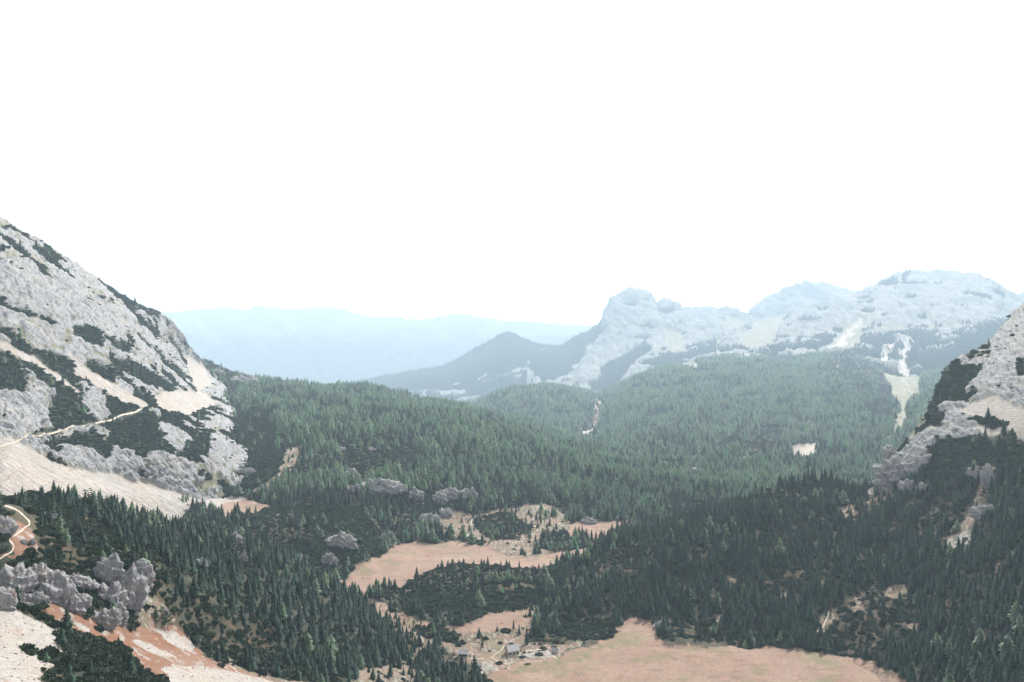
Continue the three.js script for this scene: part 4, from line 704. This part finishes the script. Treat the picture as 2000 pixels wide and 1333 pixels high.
function hut(px, py, key, { L, D, wall, rise, turn, over = .5, roof = roofGrey, body = wood, base = .8, front = [], gable = [], chimney, porch }, label, category = 'hut') {
  const p = LAND[key].at(px, py), g = new THREE.Group(); g.name = numbered(category === 'shed' ? 'shed' : 'mountain_hut'); g.position.set(p.x, p.y, p.z); g.rotation.y = turn; scene.add(g);
  box('foundation', stoneWall, g, L + .3, base + 2.2, D + .3, 0, base / 2 - 1.1, 0);
  const sh = new THREE.Shape(); sh.moveTo(-D / 2, base); sh.lineTo(D / 2, base); sh.lineTo(D / 2, base + wall); sh.lineTo(0, base + wall + rise - .12); sh.lineTo(-D / 2, base + wall); sh.closePath();
  const wg = new THREE.ExtrudeGeometry(sh, { depth: L, bevelEnabled: false }).translate(0, 0, -L / 2).rotateY(Math.PI / 2); const wm = new THREE.Mesh(wg, body); wm.name = 'wall'; g.add(wm);
  const sl = Math.hypot(D / 2, rise), an = Math.atan2(rise, D / 2);
  for (const s of [1, -1]) {
    const r = new THREE.Mesh(new THREE.BoxGeometry(L + 2 * over, .16, sl + over), roof); r.name = 'roof'; const q = (sl + over) / 2; r.position.set(0, base + wall + rise + .08 - Math.sin(an) * q, s * Math.cos(an) * q); r.rotation.x = s * an; g.add(r);
    const f = new THREE.Mesh(new THREE.BoxGeometry(L + 2 * over + .06, .22, .1), fascia); f.name = 'eave_board'; f.position.set(0, 0, s * (q + .03)); r.add(f);
    for (let k = 1; k < 6; k++) { const b = new THREE.Mesh(new THREE.BoxGeometry(.07, .05, sl + over - .1), roof); b.name = 'roof_batten'; b.position.set((k / 6 - .5) * L, .1, 0); r.add(b); }
  }
  box('ridge_cap', roofDark, g, L + 2 * over, .14, .4, 0, base + wall + rise + .14, 0);
  for (const [x, y, w, h, kind] of front) { const o = box(kind || 'window', kind === 'door' ? woodDark : glass, g, w, h, .1, x, base + y, D / 2 + .02); if (!kind) { box('frame', frameW, o, w + .16, .09, .08, 0, -h / 2 - .05, .03); box('frame', frameW, o, w + .16, .09, .08, 0, h / 2 + .05, .03); } }
  for (const [z, y, w, h, kind] of gable) { const o = box(kind || 'window', kind === 'door' ? woodDark : glass, g, .1, h, w, -L / 2 - .02, base + y, z); if (!kind) { box('frame', frameW, o, .08, .09, w + .16, -.03, -h / 2 - .05, 0); box('frame', frameW, o, .08, .09, w + .16, -.03, h / 2 + .05, 0); } }
  if (chimney) { const c = box('chimney', stoneWall, g, .7, 1.6, .7, chimney, base + wall + rise + .2, -.8); box('cap', roofDark, c, .95, .12, .95, 0, .88, 0); }
  if (porch) { box('terrace', M(.36, .31, .27), g, L + 2.4, .5, 2.6, 0, .45, D / 2 + 1.4); for (let k = 0; k < 4; k++) box('post', frameW, g, .2, wall - .3, .2, (k / 3 - .5) * (L - .3), base + wall / 2 - .2, D / 2 + .4); }
  return tag(g, label, category);
}
hut(1000, 1279, 'valley', { L: 9.8, D: 8.2, wall: 3.9, rise: 3.9, turn: .42, body: plaster, base: .9, over: .6, chimney: -3, porch: true, front: [[-3.4, 1.6, 2.4, 1.7], [0, 1.6, 2.4, 1.7], [3.3, 1.6, 2.2, 1.7]], gable: [[-2.7, 1.5, .95, 1.1], [-.9, 1.5, .95, 1.1], [.9, 1.5, .95, 1.1], [2.7, 1.5, .95, 1.1], [-.9, 4.2, .8, .9], [.9, 4.2, .8, .9]] }, 'largest hut with steep grey roof beside the big meadow');
hut(905, 1281, 'valley', { L: 7.4, D: 5.6, wall: 2.3, rise: 2.3, turn: -.12, body: woodDark, base: .6, front: [[-1.8, 1.1, 2.6, 1.4], [1.7, 1.1, 2.4, 1.4]], gable: [[0, 1.1, .8, 1.7, 'door']] }, 'low dark hut with pale roof left of the largest hut');
hut(933, 1303, 'valley', { L: 5.8, D: 4, wall: 1.6, rise: 1.3, turn: .1, roof: roofDark, body: stoneWall, base: .3, front: [[.6, .7, .8, 1.3, 'door']] }, 'little grey roofed shed among boulders in front of the huts', 'shed');
hut(1084, 1277, 'valley', { L: 4.6, D: 4.4, wall: 1.9, rise: 1.7, turn: -.55, roof: roofDark, body: plaster, base: .4, front: [[0, .9, .8, 1.5, 'door']], gable: [[0, 1.1, .7, .7]] }, 'small hut with pale gable at the right end of the track', 'shed');
hut(1606, 884, 'midhill', { L: 11, D: 8, wall: 4, rise: 2.6, turn: .1, body: woodDark, base: .6, front: [[-2, 1.4, 1.6, 1.4], [2, 1.4, 1.6, 1.4]] }, 'far dark hut with bright roof in the forest clearing');
hut(1559, 884, 'midhill', { L: 12, D: 7, wall: 2, rise: 1.8, turn: -.2, body: woodDark, base: .4, front: [[0, 1, 1.4, 1.4, 'door']] }, 'far low hut at the left end of the forest clearing');
hut(957, 951, 'valley', { L: 4.4, D: 4, wall: 6, rise: 1.4, turn: .35, body: M(.62, .61, .60), roof: M(.5, .5, .5), base: .5, front: [[0, 1.2, .9, 1.8, 'door']], gable: [[0, 3.4, .7, 1]] }, 'tall narrow white building alone among the spruces');
// ---------------------------------------------------------------- unseen cloud bank, added to block sky light over the foreground
{
  const r = rng(2024), gs = [];
  for (let k = 0; k < 82; k++) {
    const x = k < 64 ? -3600 + 7200 * ((k * .618) % 1) + 200 * r() : 1750 + 1500 * ((k * .618) % 1), z = k < 64 ? 3000 - 3900 * ((k + .5) / 64) + (r() - .5) * 300 : -850 - 800 * (k - 63.5) / 18, R = 330 + 330 * r(), g = new THREE.IcosahedronGeometry(1, 9), p = g.attributes.position;
    for (let i = 0; i < p.count; i++) { const X = p.getX(i), Y = p.getY(i), Z = p.getZ(i), q = 1 + .35 * fbm(X * 1.6 + k * 3, Y * 1.6, Z * 1.6, 4); p.setXYZ(i, X * q * R * 1.25, Y * q * R * (Y < 0 ? .16 : .42), Z * q * R); }
    gs.push(g.translate(x, 1560 + 90 * r(), z));
  }
  const g = mergeGeometries(gs); g.deleteAttribute('uv'); g.computeVertexNormals();
  const m = new THREE.Mesh(g, new THREE.MeshStandardMaterial({ color: new THREE.Color().setRGB(.85, .85, .86), roughness: 1 })); m.name = 'cloud'; scene.add(m); tag(m, 'added cloud bank out of view, cutting sky light over the foreground', 'cloud', null, 'structure');
}
// ---------------------------------------------------------------- single trees, snags, logs and bushes
function lone(kind, key, px, py, h, label, f = 1) { const p = LAND[key].at(px, py), g = protoTree[kind][Math.round(px) % protoTree[kind].length].clone(); g.name = numbered(`${kind}_tree`); g.position.set(p.x, p.y - .15, p.z); g.rotation.y = px; g.scale.set(h * f, h, h * f); scene.add(g); tag(g, label, 'tree'); }
for (const a of [
  ['spruce', 'valley', 942, 1264, 11, 'lone spruce standing behind the low dark hut', .8], ['spruce', 'valley', 1029, 1259, 17, 'tall slim spruce behind the largest hut at the pine thicket edge', .7], ['spruce', 'valley', 1014, 1240, 10, 'spruce between the round bush and the pine thicket', .8], ['spruce', 'valley', 1003, 1229, 9, 'slim dark spruce touching the round bush', .6],
  ['pine', 'valley', 797, 1218, 9, 'flat topped pine on the lower meadow', 1], ['larch', 'valley', 808, 1222, 8, 'thin pale larch right of the flat topped pine', .7], ['spruce', 'valley', 822, 1222, 7, 'small spruce above the strip of dwarf pines', .9], ['larch', 'valley', 846, 1244, 13, 'leafy larch rising from the strip of dwarf pines', 1], ['spruce', 'valley', 797, 1257, 11, 'narrow spruce on pale ground left of the dwarf pine strip', .7],
  ['spruce', 'valley', 1137, 1051, 20, 'tall larch like tree at the left side of the small far meadow', .7], ['spruce', 'valley', 1150, 1051, 9, 'thin tree in the middle of the small far meadow', .6], ['spruce', 'valley', 1163, 1050, 7, 'tiny tree right in the small far meadow', .6],
  ['spruce', 'valley', 728, 1156, 9, 'second small spruce on the islet tip, slim', .9], ['spruce', 'valley', 739, 1160, 13, 'straight spruce at the left tip of the wooded islet', .9], ['spruce', 'valley', 720, 1158, 6, 'smallest spruce at the islet tip beside the meadow', .7],
  ['pine', 'near', 315, 1228, 12, 'spreading green pine group at the edge of the orange slope', 1.1], ['pine', 'near', 327, 1232, 11, 'right hand pine of the pair on the orange slope', 1.1], ['spruce', 'near', 225, 1180, 11, 'spruce growing on the face of the big crag', .8], ['spruce', 'near', 208, 1312, 5, 'tiny pale spruce in the dark thicket', .7], ['larch', 'near', 90, 1292, 4, 'little green larch at the left end of the scree bushes', 1.4],
  ['spruce', 'near', 238, 960, 11, 'single spruce sticking up in front of the scree run', .7], ['spruce', 'valley', 1059, 1178, 11, 'spruce at the gap between islet and spur', .9], ['pine', 'right', 1585, 1270, 6, 'shaggy little pine on the bush mound in the meadow', 1.2],
]) lone(...a);
const deadMat = M(.14, .10, .08), logMat = M(.42, .39, .36);
function snag(px, py, h, label) { const p = LAND.valley.at(px, py), r = rng(px), gs = [new THREE.CylinderGeometry(.1, .26, h, 6).translate(0, h / 2, 0)]; for (let k = 0; k < 7; k++) { const l = .5 + r() * .7, g = new THREE.CylinderGeometry(.03, .07, l, 4).translate(0, l / 2, 0).rotateZ(1.2 + r() * .5).rotateY(r() * 6.28).translate(0, h * (.25 + .7 * r()), 0); gs.push(g); } const m = new THREE.Mesh(mergeGeometries(gs), deadMat); m.name = numbered('dead_tree'); m.position.set(p.x, p.y - .2, p.z); m.rotation.z = (r() - .5) * .1; scene.add(m); tag(m, label, 'dead tree'); }
snag(908, 1252, 5, 'short dead trunk above the low dark hut'); snag(939, 1270, 9, 'tallest bare dead trunk between the two larger huts'); snag(944, 1268, 6, 'shorter dead trunk right of the tallest one'); snag(931, 1320, 12, 'bare dead trunk standing in front of the little shed');
function log(key, px, py, l, turn, label) { const p = LAND[key].at(px, py), g = new THREE.CylinderGeometry(.16, .3, l, 7).rotateZ(Math.PI / 2), q = g.attributes.position; for (let i = 0; i < q.count; i++) q.setY(i, q.getY(i) + .12 * Math.sin(q.getX(i))); g.computeVertexNormals(); const m = new THREE.Mesh(g, logMat); m.name = numbered('fallen_log'); m.position.set(p.x, p.y + .35, p.z); m.rotation.set(0, turn, -.1); scene.add(m); tag(m, label, 'log'); }
log('right', 1873, 1175, 9, .5, 'bleached fallen log on the dark right slope'); log('near', 610, 1312, 12, 0, 'pale fallen log among dry grass below the dense stand'); log('near', 715, 1266, 11, -.4, 'bleached log at the lower edge of the dense stand'); log('right', 1880, 1030, 9, -.8, 'grey log beside the boulder field in the gully'); log('near', 335, 1042, 13, .2, 'pale fallen trunk lying across the forest scrub');
function bush(key, px, py, w, f, label, tint) { const p = LAND[key].at(px, py), mat = tint ? new THREE.MeshStandardMaterial({ color: new THREE.Color().setRGB(...tint), vertexColors: true, roughness: .9, side: THREE.DoubleSide }) : leafMat; const rb = rng(px), gs = []; for (let k = 0; k < 16; k++) { const q = .22 + .2 * rb(), a = k * 2.4, d = .09 * Math.sqrt(k); gs.push(dwarfPine(px + k, { n: 50, tall: .55 }).scale(q, q * (.8 + .5 * rb()), q).translate(Math.cos(a) * d, 0, Math.sin(a) * d)); } const m = new THREE.Mesh(mergeGeometries(gs), mat); m.name = numbered('bush'); m.position.set(p.x, p.y - .1, p.z); m.rotation.y = px; m.scale.set(w, w * f, w * .8); scene.add(m); tag(m, label, 'bush'); }
bush('valley', 726, 1186, 7.5, 1.9, 'dull purple bush on the slope at the islet tip', [2.6, 1.6, 3.6]); bush('valley', 988, 1234, 13, .8, 'round dark bush on the meadow behind the largest hut'); bush('valley', 975, 1297, 8, .7, 'dark bush beside the curved track'); bush('valley', 1031, 1298, 7, .35, 'flat green bush alone at the meadow edge', [1.5, 2, 1.3]); bush('right', 1236, 1231, 7, .3, 'flat green patch of shrub in the meadow notch', [2, 2.2, 1.3]);
bush('right', 1578, 1268, 12, .8, 'big bush mound standing alone on the right of the meadow'); bush('right', 1596, 1272, 11, .8, 'right half of the bush mound on the meadow'); bush('near', 165, 1205, 7, .8, 'dark round bush at the top of the orange slope'); bush('near', 54, 1064, 3.5, 1, 'dark bush between two white rocks below the trail'); bush('valley', 1020, 1284, 8, .5, 'dark hollow bush right below the largest hut');

renderer.render(scene, camera);
